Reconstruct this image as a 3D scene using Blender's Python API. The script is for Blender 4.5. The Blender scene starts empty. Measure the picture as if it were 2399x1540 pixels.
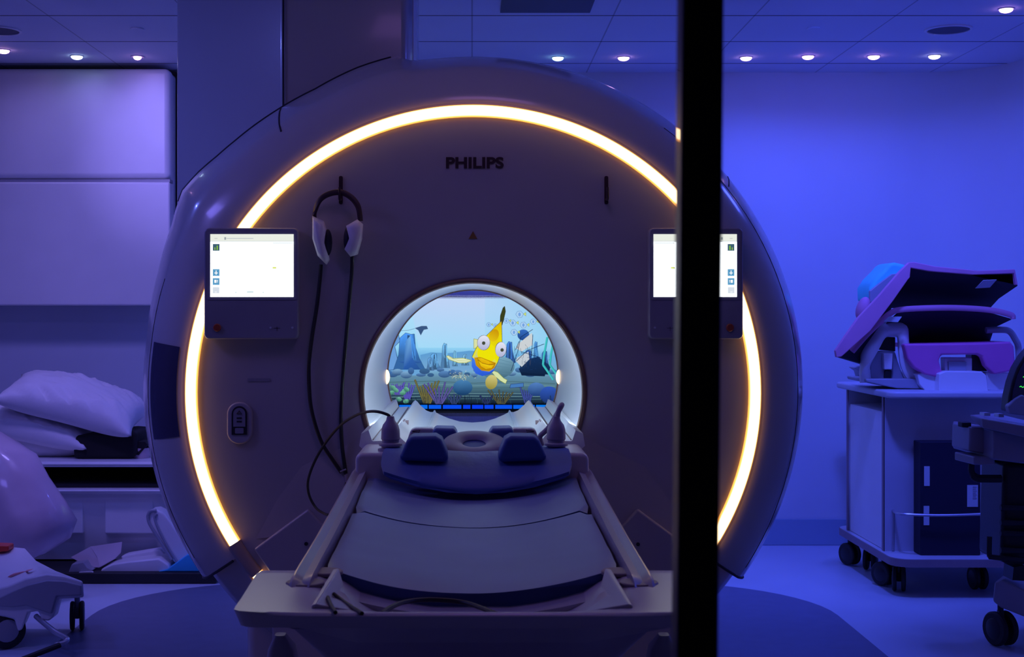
import bpy, bmesh, math, random
from mathutils import Vector, Matrix, noise
R = random.Random(7)
SC = bpy.context.scene
COL = SC.collection
PI = math.pi
# ------------------------------------------------------------------ camera
F = 3241.0            # focal length in pixels of the 2399 px wide frame
VX, VY = 1106.0, 736.0   # vanishing point of the room's depth axis
CH = 1.32             # camera height
cam = bpy.data.cameras.new('camera'); camo = bpy.data.objects.new('camera', cam); COL.objects.link(camo)
camo.location = (0, 0, CH); camo.rotation_euler = (PI/2, 0, 0)
cam.sensor_width = 36; cam.lens = 36*F/2399
cam.shift_x = (1199.5-VX)/2399; cam.shift_y = -(770-VY)/2399
cam.clip_start = .05; cam.clip_end = 60
cam.dof.use_dof = True; cam.dof.focus_distance = 4.8; cam.dof.aperture_fstop = 11
SC.camera = camo
# ------------------------------------------------------------------ world, view
w = bpy.data.worlds.new('world'); SC.world = w; w.use_nodes = True
w.node_tree.nodes['Background'].inputs[0].default_value = (.02, .02, .05, 1)
w.node_tree.nodes['Background'].inputs[1].default_value = .12
SC.view_settings.view_transform = 'Standard'; SC.view_settings.look = 'None'
SC.view_settings.exposure = 0; SC.view_settings.gamma = 1; SC.view_settings.use_curve_mapping = False
# ------------------------------------------------------------------ downlights and added fill lamps
CEIL = 2.70
def spot(x, y, z, col, power, tx=0, ty=0, ang=150, blend=1, rad=.02):  # serves the downlights and the added fill beams
    l = bpy.data.lights.new('downlight_or_fill', 'SPOT'); l.color = col; l.energy = power
    l.spot_size = math.radians(ang); l.spot_blend = blend; l.shadow_soft_size = rad
    o = bpy.data.objects.new('downlight_or_fill', l); COL.objects.link(o)
    o.location = (x, y, z); d = Vector((tx, ty, -1)); o.rotation_euler = d.to_track_quat('-Z', 'Y').to_euler()
    return o
def area(x, y, z, sx, sy, col, power, rot=(0, 0, 0)):
    l = bpy.data.lights.new('fill_lamp', 'AREA'); l.shape = 'RECTANGLE'; l.size = sx; l.size_y = sy
    l.color = col; l.energy = power
    o = bpy.data.objects.new('fill_lamp', l); COL.objects.link(o); o.location = (x, y, z); o.rotation_euler = rot
    return o
BLUE = (.075, .112, 1.0); VIOL = (.30, .24, 1.0); MAG = (.42, .12, 1.0); CYAN = (.16, .32, 1.0)
# (px, py) of every downlight lens in view, beam colour, power
DOWN = [(8,117,VIOL,3,0,.2),(180,131,VIOL,1.8,.0,.2),(322,132,VIOL,1.6,.1,.2),
        (1307,134,BLUE,12,.0,.0),(1461,134,BLUE,12,.0,.0),(1748,134,BLUE,12,.0,.0),(1893,131,BLUE,11,0,.0),
        (2047,131,BLUE,9,.0,.0),(2189,130,BLUE,9,.1,.0),(2357,20,BLUE,20,.1,.0)]
# unseen fill lamps added at ceiling height to brighten scanner, walls and floor
area(-2.5, 3.6, CEIL-.02, .5, .5, (.22, .18, 1.0), 13)
area(.1, 3.3, CEIL-.02, .5, .5, (.55, .26, 1.0), 2.0)
area(2.3, 5.3, CEIL-.02, .5, .5, BLUE, 14)
spot(1.5, 5.6, CEIL-.03, BLUE, 190, .25, 1.1, 105, 1, .12)
spot(-2.0, 5.5, CEIL-.03, VIOL, 95, .86, 4.8, 34, 1, .05)  # spotlight behind the bright patch on the cabinet doors
spot(-1.9, 6.0, CEIL-.03, VIOL, 92, .1, .7, 120, 1, .22)
spot(-2.7, 5.1, CEIL-.03, (.13, .17, 1.0), 33, .7, .1, 130)
# ------------------------------------------------------------------ pixel helper: a frame position at a chosen distance -> world
def P(px, py, d): return Vector(((px-VX)/F*d, d, CH-(py-VY)/F*d))
# ------------------------------------------------------------------ materials
def srgb(c):
    return tuple(((v/255)/12.92 if v/255 <= .04045 else ((v/255+.055)/1.055)**2.4) for v in c)
MATS = {}
def mat(name, col, rough=.5, metal=0, var=.06, scale=8, bump=0, coat=0, alpha=None, trans=0, bscale=None):
    m = bpy.data.materials.new(name); m.use_nodes = True; nt = m.node_tree; b = nt.nodes['Principled BSDF']
    tc = nt.nodes.new('ShaderNodeTexCoord'); n = nt.nodes.new('ShaderNodeTexNoise'); n.inputs['Scale'].default_value = scale
    n.inputs['Detail'].default_value = 3; nt.links.new(tc.outputs['Object'], n.inputs['Vector'])
    r = nt.nodes.new('ShaderNodeValToRGB'); nt.links.new(n.outputs['Fac'], r.inputs[0])
    r.color_ramp.elements[0].color = tuple(v*(1-var) for v in col)+(1,); r.color_ramp.elements[0].position = .3
    r.color_ramp.elements[1].color = tuple(min(1, v*(1+var)) for v in col)+(1,); r.color_ramp.elements[1].position = .7
    nt.links.new(r.outputs[0], b.inputs['Base Color'])
    b.inputs['Roughness'].default_value = rough; b.inputs['Metallic'].default_value = metal
    b.inputs['Coat Weight'].default_value = coat; b.inputs['Coat Roughness'].default_value = .08
    if bump:
        n2 = nt.nodes.new('ShaderNodeTexNoise'); n2.inputs['Scale'].default_value = bscale or scale*6
        nt.links.new(tc.outputs['Object'], n2.inputs['Vector'])
        bp = nt.nodes.new('ShaderNodeBump'); bp.inputs['Strength'].default_value = bump; bp.inputs['Distance'].default_value = .01
        nt.links.new(n2.outputs['Fac'], bp.inputs['Height']); nt.links.new(bp.outputs[0], b.inputs['Normal'])
    if alpha is not None: b.inputs['Alpha'].default_value = alpha
    if trans: b.inputs['Transmission Weight'].default_value = trans
    MATS[name] = m; return m
def emat(name, col, strength):
    m = bpy.data.materials.new(name); m.use_nodes = True; nt = m.node_tree; nt.nodes.clear()
    e = nt.nodes.new('ShaderNodeEmission'); e.inputs[0].default_value = tuple(col)+(1,); e.inputs[1].default_value = strength
    o = nt.nodes.new('ShaderNodeOutputMaterial'); nt.links.new(e.outputs[0], o.inputs[0]); MATS[name] = m; return m
def vcmat(name, strength):
    m = bpy.data.materials.new(name); m.use_nodes = True; nt = m.node_tree; nt.nodes.clear()
    a = nt.nodes.new('ShaderNodeAttribute'); a.attribute_name = 'paint'
    e = nt.nodes.new('ShaderNodeEmission'); nt.links.new(a.outputs['Color'], e.inputs[0]); e.inputs[1].default_value = strength
    o = nt.nodes.new('ShaderNodeOutputMaterial'); nt.links.new(e.outputs[0], o.inputs[0]); return m
mat('wall_paint', (.60, .66, .76), .6, var=.02, scale=3)
mat('left_wall_paint', (.45, .50, .62), .6, var=.03, scale=3)
mat('front_wall_paint', (.12, .12, .14), .7, var=.03)
mat('floor_light', (.55, .62, .74), .38, var=.03, scale=4)
mat('floor_dark', (.15, .17, .28), .42, var=.06, scale=14)
mat('baseboard_vinyl', (.30, .42, .58), .45, var=.02)
mat('cabinet_white', (.78, .78, .80), .35, var=.02)
mat('gap_black', (.012, .012, .016), .6)
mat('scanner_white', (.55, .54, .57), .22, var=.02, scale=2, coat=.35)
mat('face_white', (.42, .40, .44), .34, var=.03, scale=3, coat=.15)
mat('bore_white', (.80, .83, .86), .28, var=.02)
mat('seam_dark', (.02, .018, .03), .5)
mat('brown_rim', (.16, .09, .07), .4)
mat('tinted_panel', (.03, .025, .09), .12, coat=.6)
mat('panel_grey', (.30, .30, .36), .35)
mat('plastic_black', (.012, .012, .016), .38)
mat('rubber_black', (.014, .014, .018), .6)
mat('table_plastic', (.50, .46, .52), .30, var=.03, coat=.2)
mat('rail_plastic', (.36, .32, .40), .34, var=.03, coat=.15)
mat('tray_plastic', (.62, .58, .60), .30, var=.02)
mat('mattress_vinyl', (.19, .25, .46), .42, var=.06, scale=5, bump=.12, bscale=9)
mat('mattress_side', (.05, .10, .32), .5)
mat('pad_blue', (.07, .13, .42), .55, var=.05, bump=.1)
mat('pad_blue_deep', (.03, .08, .30), .6, var=.05)
mat('cushion_grey', (.22, .21, .34), .55)
mat('plug_grey', (.34, .30, .38), .5)
mat('white_plastic', (.80, .80, .82), .35, var=.03)
mat('grey_plastic', (.35, .36, .42), .4, var=.03)
mat('pillow_cotton', (.84, .82, .86), .85, var=.02, bump=.15, bscale=30)
mat('black_foam', (.010, .010, .012), .9)
mat('clear_film', (.66, .50, .60), .35, var=.10, scale=5, bump=.5, bscale=7, coat=.5, alpha=.86)
mat('clear_tray', (.66, .56, .64), .55, var=.05, alpha=.8)
mat('sky_vinyl', (.04, .50, .85), .5)
mat('cyan_foam', (.10, .85, .80), .6)
mat('orange_plastic', (.75, .06, .03), .4)
mat('salmon_strip', (.85, .35, .35), .5)
mat('purple_fabric', (.66, .26, .44), .8, var=.06)
mat('violet_vinyl', (.66, .15, .44), .55, var=.05)
mat('navy_fabric', (.006, .006, .030), .7)
mat('paper_label', (.55, .60, .66), .6)
mat('wood_edge', (.30, .22, .24), .5)
mat('cart_laminate', (.56, .57, .64), .45, var=.02)
mat('chrome', (.6, .6, .65), .42, metal=1)
mat('vent_dark', (.06, .065, .10), .6)
mat('lens_ring', (.5, .5, .55), .4)
mat('red_knob', (.42, .07, .03), .45)
mat('letter_dark', (.035, .012, .02), .5)
mat('yellow_sticker', (.25, .12, .03), .5)
# ------------------------------------------------------------------ object builders
def setp(o, label=None, cat=None, group=None, kind=None):
    if label: o['label'] = label
    if cat: o['category'] = cat
    if group: o['group'] = group
    if kind: o['kind'] = kind
    return o
def thing(name, label, cat, loc=(0, 0, 0), group=None):
    o = bpy.data.objects.new(name, None); COL.objects.link(o); o.location = loc; o.empty_display_size = .1
    return setp(o, label, cat, group)
def obj(name, bm, m, parent=None, bevel=0, seg=3, sharp=35, flat=False, recalc=True):
    """link a bmesh given in world coordinates as one mesh object"""
    if recalc: bmesh.ops.recalc_face_normals(bm, faces=bm.faces[:])
    for f in bm.faces: f.smooth = not flat
    for e in bm.edges:
        if len(e.link_faces) == 2 and e.calc_face_angle(0) > math.radians(sharp): e.smooth = False
    me = bpy.data.meshes.new(name)
    if parent is not None: bm.transform(Matrix.Translation(-root_loc(parent)))
    bm.to_mesh(me); bm.free()
    ms = m if isinstance(m, (list, tuple)) else [m]
    for k in ms: me.materials.append(MATS[k] if isinstance(k, str) else k)
    o = bpy.data.objects.new(name, me); COL.objects.link(o)
    if parent is not None: o.parent = parent
    if bevel:
        b = o.modifiers.new('bevel', 'BEVEL'); b.width = bevel; b.segments = seg; b.limit_method = 'ANGLE'; b.angle_limit = math.radians(40)
        b.harden_normals = False
        wn = o.modifiers.new('normals', 'WEIGHTED_NORMAL'); wn.keep_sharp = False
        for e in me.edges: e.use_edge_sharp = False
    return o
def root_loc(p):
    v = Vector(p.location)
    while p.parent: p = p.parent; v += Vector(p.location)
    return v
def B(): return bmesh.new()
def face(bm, vs, mi=0):
    try:
        f = bm.faces.new(vs); f.material_index = mi; return f
    except ValueError: return None
def box(bm, x0, x1, y0, y1, z0, z1, mi=0):
    v = [bm.verts.new((x, y, z)) for x in (x0, x1) for y in (y0, y1) for z in (z0, z1)]
    for a in ((0,1,3,2),(4,6,7,5),(0,4,5,1),(2,3,7,6),(0,2,6,4),(1,5,7,3)): face(bm, [v[i] for i in a], mi)
    return v
def loft(bm, rings, closed=True, cap=True, mi=0, close_rings=False):
    vr = [[bm.verts.new(p) for p in r] for r in rings]; n = len(vr[0]); m = len(vr)
    for i in range(m if close_rings else m-1):
        for j in range(n if closed else n-1):
            face(bm, [vr[i][j], vr[i][(j+1) % n], vr[(i+1) % m][(j+1) % n], vr[(i+1) % m][j]], mi)
    if cap and closed and not close_rings: face(bm, vr[0][::-1], mi); face(bm, vr[-1], mi)
    return vr
def prism(bm, pts, d0, d1, mi=0):
    """outline given at distance d0, real thickness straight back to d1"""
    a = [P(x, y, d0) for x, y in pts]; b = [Vector((p.x, d1, p.z)) for p in a]
    loft(bm, [a, b], mi=mi)
def plate(bm, corners, th, mi=0):
    """board through points (px, py, distance) with thickness th away from the viewer"""
    a = [P(*c) for c in corners]; n = (a[1]-a[0]).cross(a[2]-a[0]).normalized()
    if n.y < 0: n = -n
    loft(bm, [a, [p+n*th for p in a]], mi=mi)
def spline(pts, n=8):
    out = []; q = [pts[0]]+list(pts)+[pts[-1]]; q = [Vector(p) for p in q]
    for i in range(1, len(q)-2):
        for k in range(n):
            t = k/n; a, b, c, d = q[i-1], q[i], q[i+1], q[i+2]
            out.append(.5*((2*b)+(c-a)*t+(2*a-5*b+4*c-d)*t*t+(3*b-a-3*c+d)*t**3))
    out.append(q[-2]); return out
def tube(bm, pts, r, seg=10, mi=0, flatten=1, closed=False):
    pts = [Vector(p) for p in pts]; n = len(pts); up = Vector((.13, .21, 1)).normalized(); rings = []
    for i, p in enumerate(pts):
        t = (pts[min(i+1, n-1)]-pts[max(i-1, 0)])
        if closed: t = pts[(i+1) % n]-pts[i-1]
        t.normalize(); a = t.cross(up)
        if a.length < .05: a = t.cross(Vector((1, 0, 0)))
        a.normalize(); b = a.cross(t); rr = r[i] if isinstance(r, (list, tuple)) else r
        rings.append([p+a*math.cos(2*PI*k/seg)*rr+b*math.sin(2*PI*k/seg)*rr*flatten for k in range(seg)])
    loft(bm, rings, mi=mi, close_rings=closed)
def lathe_axis(bm, prof, cx, cz, a0=0, a1=360, n=96, rf=None, mi=0, zmin=None):
    """profile of (radius, y) swept about an axis along Y through (cx, cz)"""
    full = abs(a1-a0) >= 360; m = n if full else n+1; rows = []
    for i in range(m):
        th = math.radians(a0+(a1-a0)*i/n); row = []
        for r, y in prof:
            k = rf(math.degrees(th) % 360, r) if rf else 1
            x = cx+r*k*math.cos(th); z = cz+r*k*math.sin(th)
            if zmin is not None: z = max(z, zmin)
            row.append(bm.verts.new((x, y, z)))
        rows.append(row)
    for i in range(m if full else m-1):
        for j in range(len(prof)-1):
            face(bm, [rows[i][j], rows[i][j+1], rows[(i+1) % m][j+1], rows[(i+1) % m][j]], mi)
    return rows
def lathe_z(bm, prof, c, n=28, mi=0, axis=Vector((0, 0, 1))):
    q = axis.to_track_quat('Z', 'Y'); c = Vector(c)
    rings = [[c+q @ Vector((r*math.cos(2*PI*k/n), r*math.sin(2*PI*k/n), z)) for k in range(n)] for r, z in prof]
    loft(bm, rings, mi=mi)
def rrect(x0, x1, z0, z1, r, n=5):
    out = []
    for cx, cz, a in ((x1-r, z1-r, 0), (x0+r, z1-r, 90), (x0+r, z0+r, 180), (x1-r, z0+r, 270)):
        for k in range(n+1):
            t = math.radians(a+90*k/n); out.append((cx+r*math.cos(t), cz+r*math.sin(t)))
    return out
def slab(bm, outline, y0, y1, mi=0):
    loft(bm, [[Vector((x, y0, z)) for x, z in outline], [Vector((x, y1, z)) for x, z in outline]], mi=mi)
# ================================================================== SETTING
XL, XR, YB, YF = -3.6, 2.98, 7.9, 1.0
b = B(); box(b, XL-.1, XR+.1, YF-.05, YB+.1, -.1, 0); setp(obj('floor', b, 'floor_light'), kind='structure')
# darker floor inlay around the scanner
b = B(); o_ = []
x0, x1, y0, y1, r = -1.665, 1.60, 2.0, 6.80, .75
for cx, cy, a in ((x1-r, y1-r, 0), (x0+r, y1-r, 90), (x0+r, y0+r, 180), (x1-r, y0+r, 270)):
    for k in range(13):
        t = math.radians(a+90*k/12); o_.append(Vector((cx+r*math.cos(t), cy+r*math.sin(t), .0002)))
loft(b, [o_, [Vector((p.x, p.y, .002)) for p in o_]]); setp(obj('trim_1', b, 'floor_dark'), kind='structure')
# ceiling with grid joints
m = mat('ceiling_tile', (.72, .76, .84), .75, var=.02, scale=5); nt = m.node_tree; pb = nt.nodes['Principled BSDF']
tc = nt.nodes.new('ShaderNodeTexCoord'); sp = nt.nodes.new('ShaderNodeSeparateXYZ'); nt.links.new(tc.outputs['Object'], sp.inputs[0])
def joint(axis, off, pitch, wd):
    a = nt.nodes.new('ShaderNodeMath'); a.operation = 'SUBTRACT'; nt.links.new(sp.outputs[axis], a.inputs[0]); a.inputs[1].default_value = off-pitch*40-pitch/2
    c = nt.nodes.new('ShaderNodeMath'); c.operation = 'MODULO'; nt.links.new(a.outputs[0], c.inputs[0]); c.inputs[1].default_value = pitch
    d = nt.nodes.new('ShaderNodeMath'); d.operation = 'SUBTRACT'; nt.links.new(c.outputs[0], d.inputs[0]); d.inputs[1].default_value = pitch/2
    e = nt.nodes.new('ShaderNodeMath'); e.operation = 'ABSOLUTE'; nt.links.new(d.outputs[0], e.inputs[0])
    f = nt.nodes.new('ShaderNodeMath'); f.operation = 'LESS_THAN'; nt.links.new(e.outputs[0], f.inputs[0]); f.inputs[1].default_value = wd
    return f
jx = joint('X', 0, .653, .0035); jy = joint('Y', 6.395, .61, .007)
mx = nt.nodes.new('ShaderNodeMath'); mx.operation = 'MULTIPLY'; nt.links.new(jx.outputs[0], mx.inputs[0]); mx.inputs[1].default_value = .45
ma = nt.nodes.new('ShaderNodeMath'); ma.operation = 'MAXIMUM'; nt.links.new(mx.outputs[0], ma.inputs[0]); nt.links.new(jy.outputs[0], ma.inputs[1])
mix = nt.nodes.new('ShaderNodeMixRGB'); src = pb.inputs['Base Color'].links[0].from_socket
nt.links.new(ma.outputs[0], mix.inputs[0]); nt.links.new(src, mix.inputs[1]); mix.inputs[2].default_value = (.012, .012, .02, 1); nt.links.new(mix.outputs[0], pb.inputs['Base Color'])
b = B(); box(b, XL-.1, XR+.1, YF-.05, YB+.1, CEIL, CEIL+.1); setp(obj('ceiling', b, 'ceiling_tile'), kind='structure')
# back wall with rounded right corner, continuing as right wall
def wallstrip(pts, z0, z1, th):
    b = B(); rings = []
    for i, p in enumerate(pts):
        a = Vector(pts[max(i-1, 0)]); c = Vector(pts[min(i+1, len(pts)-1)]); t = (c-a).normalized(); n = Vector((t.y, -t.x)) * -1
        q = Vector(p)+n*th
        rings.append([Vector((p[0], p[1], z0)), Vector((p[0], p[1], z1)), Vector((q.x, q.y, z1)), Vector((q.x, q.y, z0))])
    loft(b, rings); return b
RC = .46
corner = [(XR-RC+RC*math.sin(math.radians(a)), YB-RC+RC*math.cos(math.radians(a))) for a in range(0, 91, 6)]
setp(obj('wall_back', wallstrip([(XL, YB), (0, YB)]+corner, 0, CEIL, .1), 'wall_paint'), kind='structure')
setp(obj('wall_right', wallstrip([corner[-1], (XR, 4), (XR, YF)], 0, CEIL, .1), 'wall_paint'), kind='structure')
b = B(); box(b, XL-.1, XL, YF, YB+.1, 0, CEIL); setp(obj('wall_left', b, 'left_wall_paint'), kind='structure')
bb = [(XL, YB-.001), (0, YB-.001)]+[(x-.001, y-.001) for x, y in corner]+[(XR-.001, 4)]
b = wallstrip(bb, .001, .15, -.010); setp(obj('baseboard_back', b, 'baseboard_vinyl', bevel=.003, seg=2), kind='structure')
# control room window wall
b = B(); wx0, wx1, wz0, wz1, wy0, wy1 = -.85, .95, .86, 2.0, .93, 1.08
box(b, XL-.1, wx0, wy0, wy1, 0, CEIL); box(b, wx1, XR+.1, wy0, wy1, 0, CEIL); box(b, wx0, wx1, wy0, wy1, 0, wz0); box(b, wx0, wx1, wy0, wy1, wz1, CEIL)
setp(obj('wall_front', b, 'front_wall_paint'), kind='structure')
win = setp(thing('window_1', None, None, (0, 1.0, wz0)), kind='structure')
b = B()
for a in ((wx0, wx0+.03, wz0, wz1), (wx1-.03, wx1, wz0, wz1), (wx0, wx1, wz0, wz0+.03), (wx0, wx1, wz1-.03, wz1)):
    box(b, a[0], a[1], .97, 1.03, a[2], a[3])
obj('frame', b, 'plastic_black', win)
b = B(); mz0, mz1 = wz0+.02, wz1-.02
loft(b, [[Vector((x+.0022*(z-CH)/.25, y, z)) for x, y in ((.1480, .985), (.1480, 1.015), (.1778, 1.015), (.1778, .985))] for z in (mz0, mz1)])
obj('mullion', b, 'plastic_black', win, bevel=.003)
gm = bpy.data.materials.new('window_glass'); gm.use_nodes = True; gn = gm.node_tree; gn.nodes.clear()
t_ = gn.nodes.new('ShaderNodeBsdfTransparent'); t_.inputs[0].default_value = (.99, .99, .99, 1); g_ = gn.nodes.new('ShaderNodeBsdfGlossy'); g_.inputs['Roughness'].default_value = .01
fr = gn.nodes.new('ShaderNodeFresnel'); fr.inputs[0].default_value = 1.2; mx_ = gn.nodes.new('ShaderNodeMixShader'); ou = gn.nodes.new('ShaderNodeOutputMaterial')
gn.links.new(fr.outputs[0], mx_.inputs[0]); gn.links.new(t_.outputs[0], mx_.inputs[1]); gn.links.new(g_.outputs[0], mx_.inputs[2]); gn.links.new(mx_.outputs[0], ou.inputs[0])
MATS['window_glass'] = gm
for xa, xb in ((wx0+.03, .149), (.177, wx1-.03)):
    b = B(); box(b, xa, xb, .997, 1.003, wz0+.03, wz1-.03); obj('pane', b, 'window_glass', win)
# ================================================================== SCANNER
GY = 4.41; CX = .003; CZ = 1.07; KP = F/GY   # front plane distance, bore axis
sc = thing('mri_scanner', 'large white ring-shaped MRI scanner with glowing warm light ring and lit tunnel', 'medical scanner', (CX, GY+.6, 0))
KT = [(0, 1), (96, 1.0), (100.5, 1.004), (103, 1.027), (110, 1.026), (118, 1.019), (126, 1.026), (134, 1.035), (138, 1.042), (142, 1.054), (146, 1.062), (149, 1.050), (152, 1.036), (160, 1.016), (172, 1.0), (361, 1)]
def rf(a, r):
    if r < .95: return 1
    for (a0, k0), (a1, k1) in zip(KT[:-1], KT[1:]):
        if a0 <= a <= a1: k = k0+(k1-k0)*(a-a0)/(a1-a0); break
    return 1+(k-1)*min(1, (r-.95)/.19)
shell = [(.925, GY+.0005), (.935, GY+.001), (.955, GY+.006), (1.00, GY+.030), (1.035, GY+.060), (1.052, GY+.082), (1.062, GY+.105), (1.085, GY+.17), (1.115, GY+.27), (1.142, GY+.38),
         (1.153, GY+.45), (1.154, GY+.50), (1.145, GY+.56), (1.12, GY+.60), (1.05, GY+.62)]
b = B(); lathe_axis(b, shell, CX, CZ, -35, 215, 250, rf); obj('outer_shell', b, 'scanner_white', sc, sharp=30)
base = [(.925, GY+.004)]+[(max(.925, r*.975), y+.012) for r, y in shell[1:]]
b = B(); lathe_axis(b, base, CX, CZ, 214.6, 325.4, 74, None, zmin=.002); obj('base_shell', b, 'scanner_white', sc, sharp=30)
b = B(); box(b, CX-.74, CX+.74, GY+.10, GY+1.15, .002, .42); obj('plinth', b, 'scanner_white', sc, bevel=.03)
# magnet body behind the front cover
b = B(); lathe_axis(b, [(1.05, GY+.60), (1.05, GY+1.18), (1.0, GY+1.24), (.46, GY+1.27), (.40, GY+1.27), (.352, GY+1.245)], CX, CZ, n=96, zmin=.003); obj('magnet_body', b, 'scanner_white', sc)
# front face
facep = [(.362, GY-.001), (.370, GY-.005), (.45, GY-.006), (.60, GY-.006), (.75, GY-.004), (.866, GY-.002), (.8778, GY-.001)]
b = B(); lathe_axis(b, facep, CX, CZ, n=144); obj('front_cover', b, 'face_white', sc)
b = B(); lathe_axis(b, [(.9172, GY-.001), (.921, GY-.001), (.926, GY+.0005)], CX, CZ, n=144); obj('light_channel_edge', b, 'face_white', sc)
# bore rim + tube
b = B(); lathe_axis(b, [(.364, GY+.001), (.362, GY-.007), (.357, GY-.010), (.350, GY-.008), (.3465, GY-.002), (.3465, GY+.002), (.352, GY+.003)], CX, CZ, n=120); obj('bore_rim', b, 'brown_rim', sc)
b = B(); lathe_axis(b, [(.352, GY), (.350, GY+.012)], CX, CZ, n=120); lathe_axis(b, [(.350, GY+.012), (.350, GY+.20), (.350, GY+.6), (.350, GY+1.24)], CX, CZ, n=120); obj('bore_tunnel', b, 'bore_white', sc, recalc=False)
b = B(); lathe_axis(b, [(.3475, GY+.004), (.3515, GY+.004)], CX, CZ, 0, 360, n=120)
emat('bore_led', (.68, .82, 1.0), 230); obj('tunnel_light_strip', b, 'bore_led', sc, recalc=False)
b = B(); lathe_axis(b, [(.352, GY+1.225), (.345, GY+1.228), (.345, GY+1.246), (.352, GY+1.25)], CX, CZ, n=120); obj('rear_rim', b, 'brown_rim', sc)
emat('warm_lamp', (1.0, .74, .40), 2.6)
for s in (-1, 1):
    c = Vector((CX+s*.350, GY+1.19, CZ-.005)); b = B()
    bmesh.ops.create_uvsphere(b, u_segments=20, v_segments=12, radius=1)
    for v in b.verts: v.co = Vector((v.co.x*.014, v.co.y*.03, v.co.z*.030))+c
    obj('bore_lamp', b, 'warm_lamp', sc)
# ring light: near-white middle, its orange glow halo painted into the diffuser's edges
rm = bpy.data.materials.new('ring_diffuser'); rm.use_nodes = True; n_ = rm.node_tree; n_.nodes.clear()
tc = n_.nodes.new('ShaderNodeTexCoord'); vm = n_.nodes.new('ShaderNodeVectorMath'); vm.operation = 'MULTIPLY'; vm.inputs[1].default_value = (1, 0, 1)
ad = n_.nodes.new('ShaderNodeVectorMath'); ad.operation = 'SUBTRACT'; ad.inputs[1].default_value = (0, 0, CZ)
ln = n_.nodes.new('ShaderNodeVectorMath'); ln.operation = 'LENGTH'; mr = n_.nodes.new('ShaderNodeMapRange')
mr.inputs[1].default_value = .876; mr.inputs[2].default_value = .919; cr = n_.nodes.new('ShaderNodeValToRGB'); el = cr.color_ramp.elements
el[0].position = 0; el[0].color = (.20, .065, .008, 1); el[1].position = 1; el[1].color = (.20, .065, .008, 1)
for p_, c_ in ((.10, (.40, .16, .035, 1)), (.22, (1, .74, .40, 1)), (.78, (1, .74, .40, 1)), (.90, (.40, .16, .035, 1))):
    e_ = el.new(p_); e_.color = c_
em = n_.nodes.new('ShaderNodeEmission'); em.inputs[1].default_value = 6; oo = n_.nodes.new('ShaderNodeOutputMaterial')
n_.links.new(tc.outputs['Object'], ad.inputs[0]); n_.links.new(ad.outputs[0], vm.inputs[0]); n_.links.new(vm.outputs[0], ln.inputs[0]); n_.links.new(ln.outputs['Value'], mr.inputs[0])
n_.links.new(mr.outputs[0], cr.inputs[0]); n_.links.new(cr.outputs[0], em.inputs[0]); n_.links.new(em.outputs[0], oo.inputs[0]); MATS['ring_diffuser'] = rm
ringp = [(.8775, GY+.010), (.8782, GY-.008), (.882, GY-.015), (.889, GY-.019), (.898, GY-.020), (.906, GY-.019), (.913, GY-.015), (.9168, GY-.008), (.9175, GY+.010)]
for a0, a1 in ((-32.3, 212.3), (220, 320)):
    b = B(); lathe_axis(b, ringp, CX, CZ, a0, a1, 160); o = obj('ring_light', b, 'ring_diffuser', sc)
mat('dim_diffuser', (.50, .36, .30), .5)
for a0, a1 in ((212.3, 220), (-40, -32.3)):
    b = B(); lathe_axis(b, ringp, CX, CZ, a0, a1, 8); obj('diffuser_gap', b, 'dim_diffuser', sc)
# seams of the shell
def onshell(a, r):
    a_ = a % 360
    for (r0, y0), (r1, y1) in zip(shell[:-1], shell[1:]):
        if r0 <= r <= r1: y = y0+(y1-y0)*(r-r0)/max(1e-6, r1-r0); break
    k = rf(a_, r); return Vector((CX+r*k*math.cos(math.radians(a)), y-.0015, CZ+r*k*math.sin(math.radians(a))))
b = B()
tube(b, [onshell(124.5+.24*i, 1.148-.0145*i) for i in range(9)], .0030, 6)
obj('cover_seam', b, 'seam_dark', sc); b = B()
tube(b, [onshell(39.5-.12*i, 1.148-.009*i) for i in range(9)], .0022, 6)
obj('cover_seam', b, 'seam_dark', sc)
for a in (215.1, -35.1):
    b = B(); tube(b, [onshell(a, .935+.03*i) for i in range(8)], .0045, 6); obj('base_seam', b, 'seam_dark', sc)
b = B(); tube(b, [onshell(a, 1.058) for a in range(-33, 56, 3)], .0014, 6); obj('edge_seam', b, 'seam_dark', sc); b = B(); tube(b, [onshell(a, 1.058) for a in range(160, 214, 3)], .0012, 6); obj('edge_seam', b, 'seam_dark', sc)
b = B(); tube(b, [onshell(a, 1.150)+Vector((0, -.002, 0)) for a in range(104, 149, 2)], .0065, 8); obj('column_joint', b, 'seam_dark', sc)
# dark tinted window in the left flank of the cover
b = B(); g = []
for i in range(13):
    a = 171.2+(188.6-171.2)*i/12; row = []
    for j in range(6):
        r = .946+(1.045-.946)*j/5; p = onshell(a, r); p.y -= .002; row.append(b.verts.new(p))
    g.append(row)
for i in range(12):
    for j in range(5): face(b, [g[i][j], g[i+1][j], g[i+1][j+1], g[i][j+1]])
obj('tinted_panel', b, 'tinted_panel', sc)
# service column up to the ceiling
b = B(); z0, z1 = 1.55, CEIL
sec = [(-1.165, 5.45), (-.664, 4.87), (-.235, 4.91), (-.215, 4.98), (-.215, 5.62), (-1.165, 5.62)]
rings = []
for z, k in ((z0, 1.0), (z1, 1.0)):
    rings.append([Vector((x*k, y, z)) for x, y in sec])
loft(b, rings); obj('service_column', b, 'scanner_white', sc, bevel=.02)
b = B(); tube(b, [(-.664, 4.866, 1.9), (-.664, 4.866, CEIL)], .004, 6); obj('column_seam', b, 'seam_dark', sc)
b = B(); slab(b, rrect(-.245, -.212, 2.02, CEIL-.002, .008), 5.0, 5.3); obj('column_edge_trim', b, 'white_plastic', sc)
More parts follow.
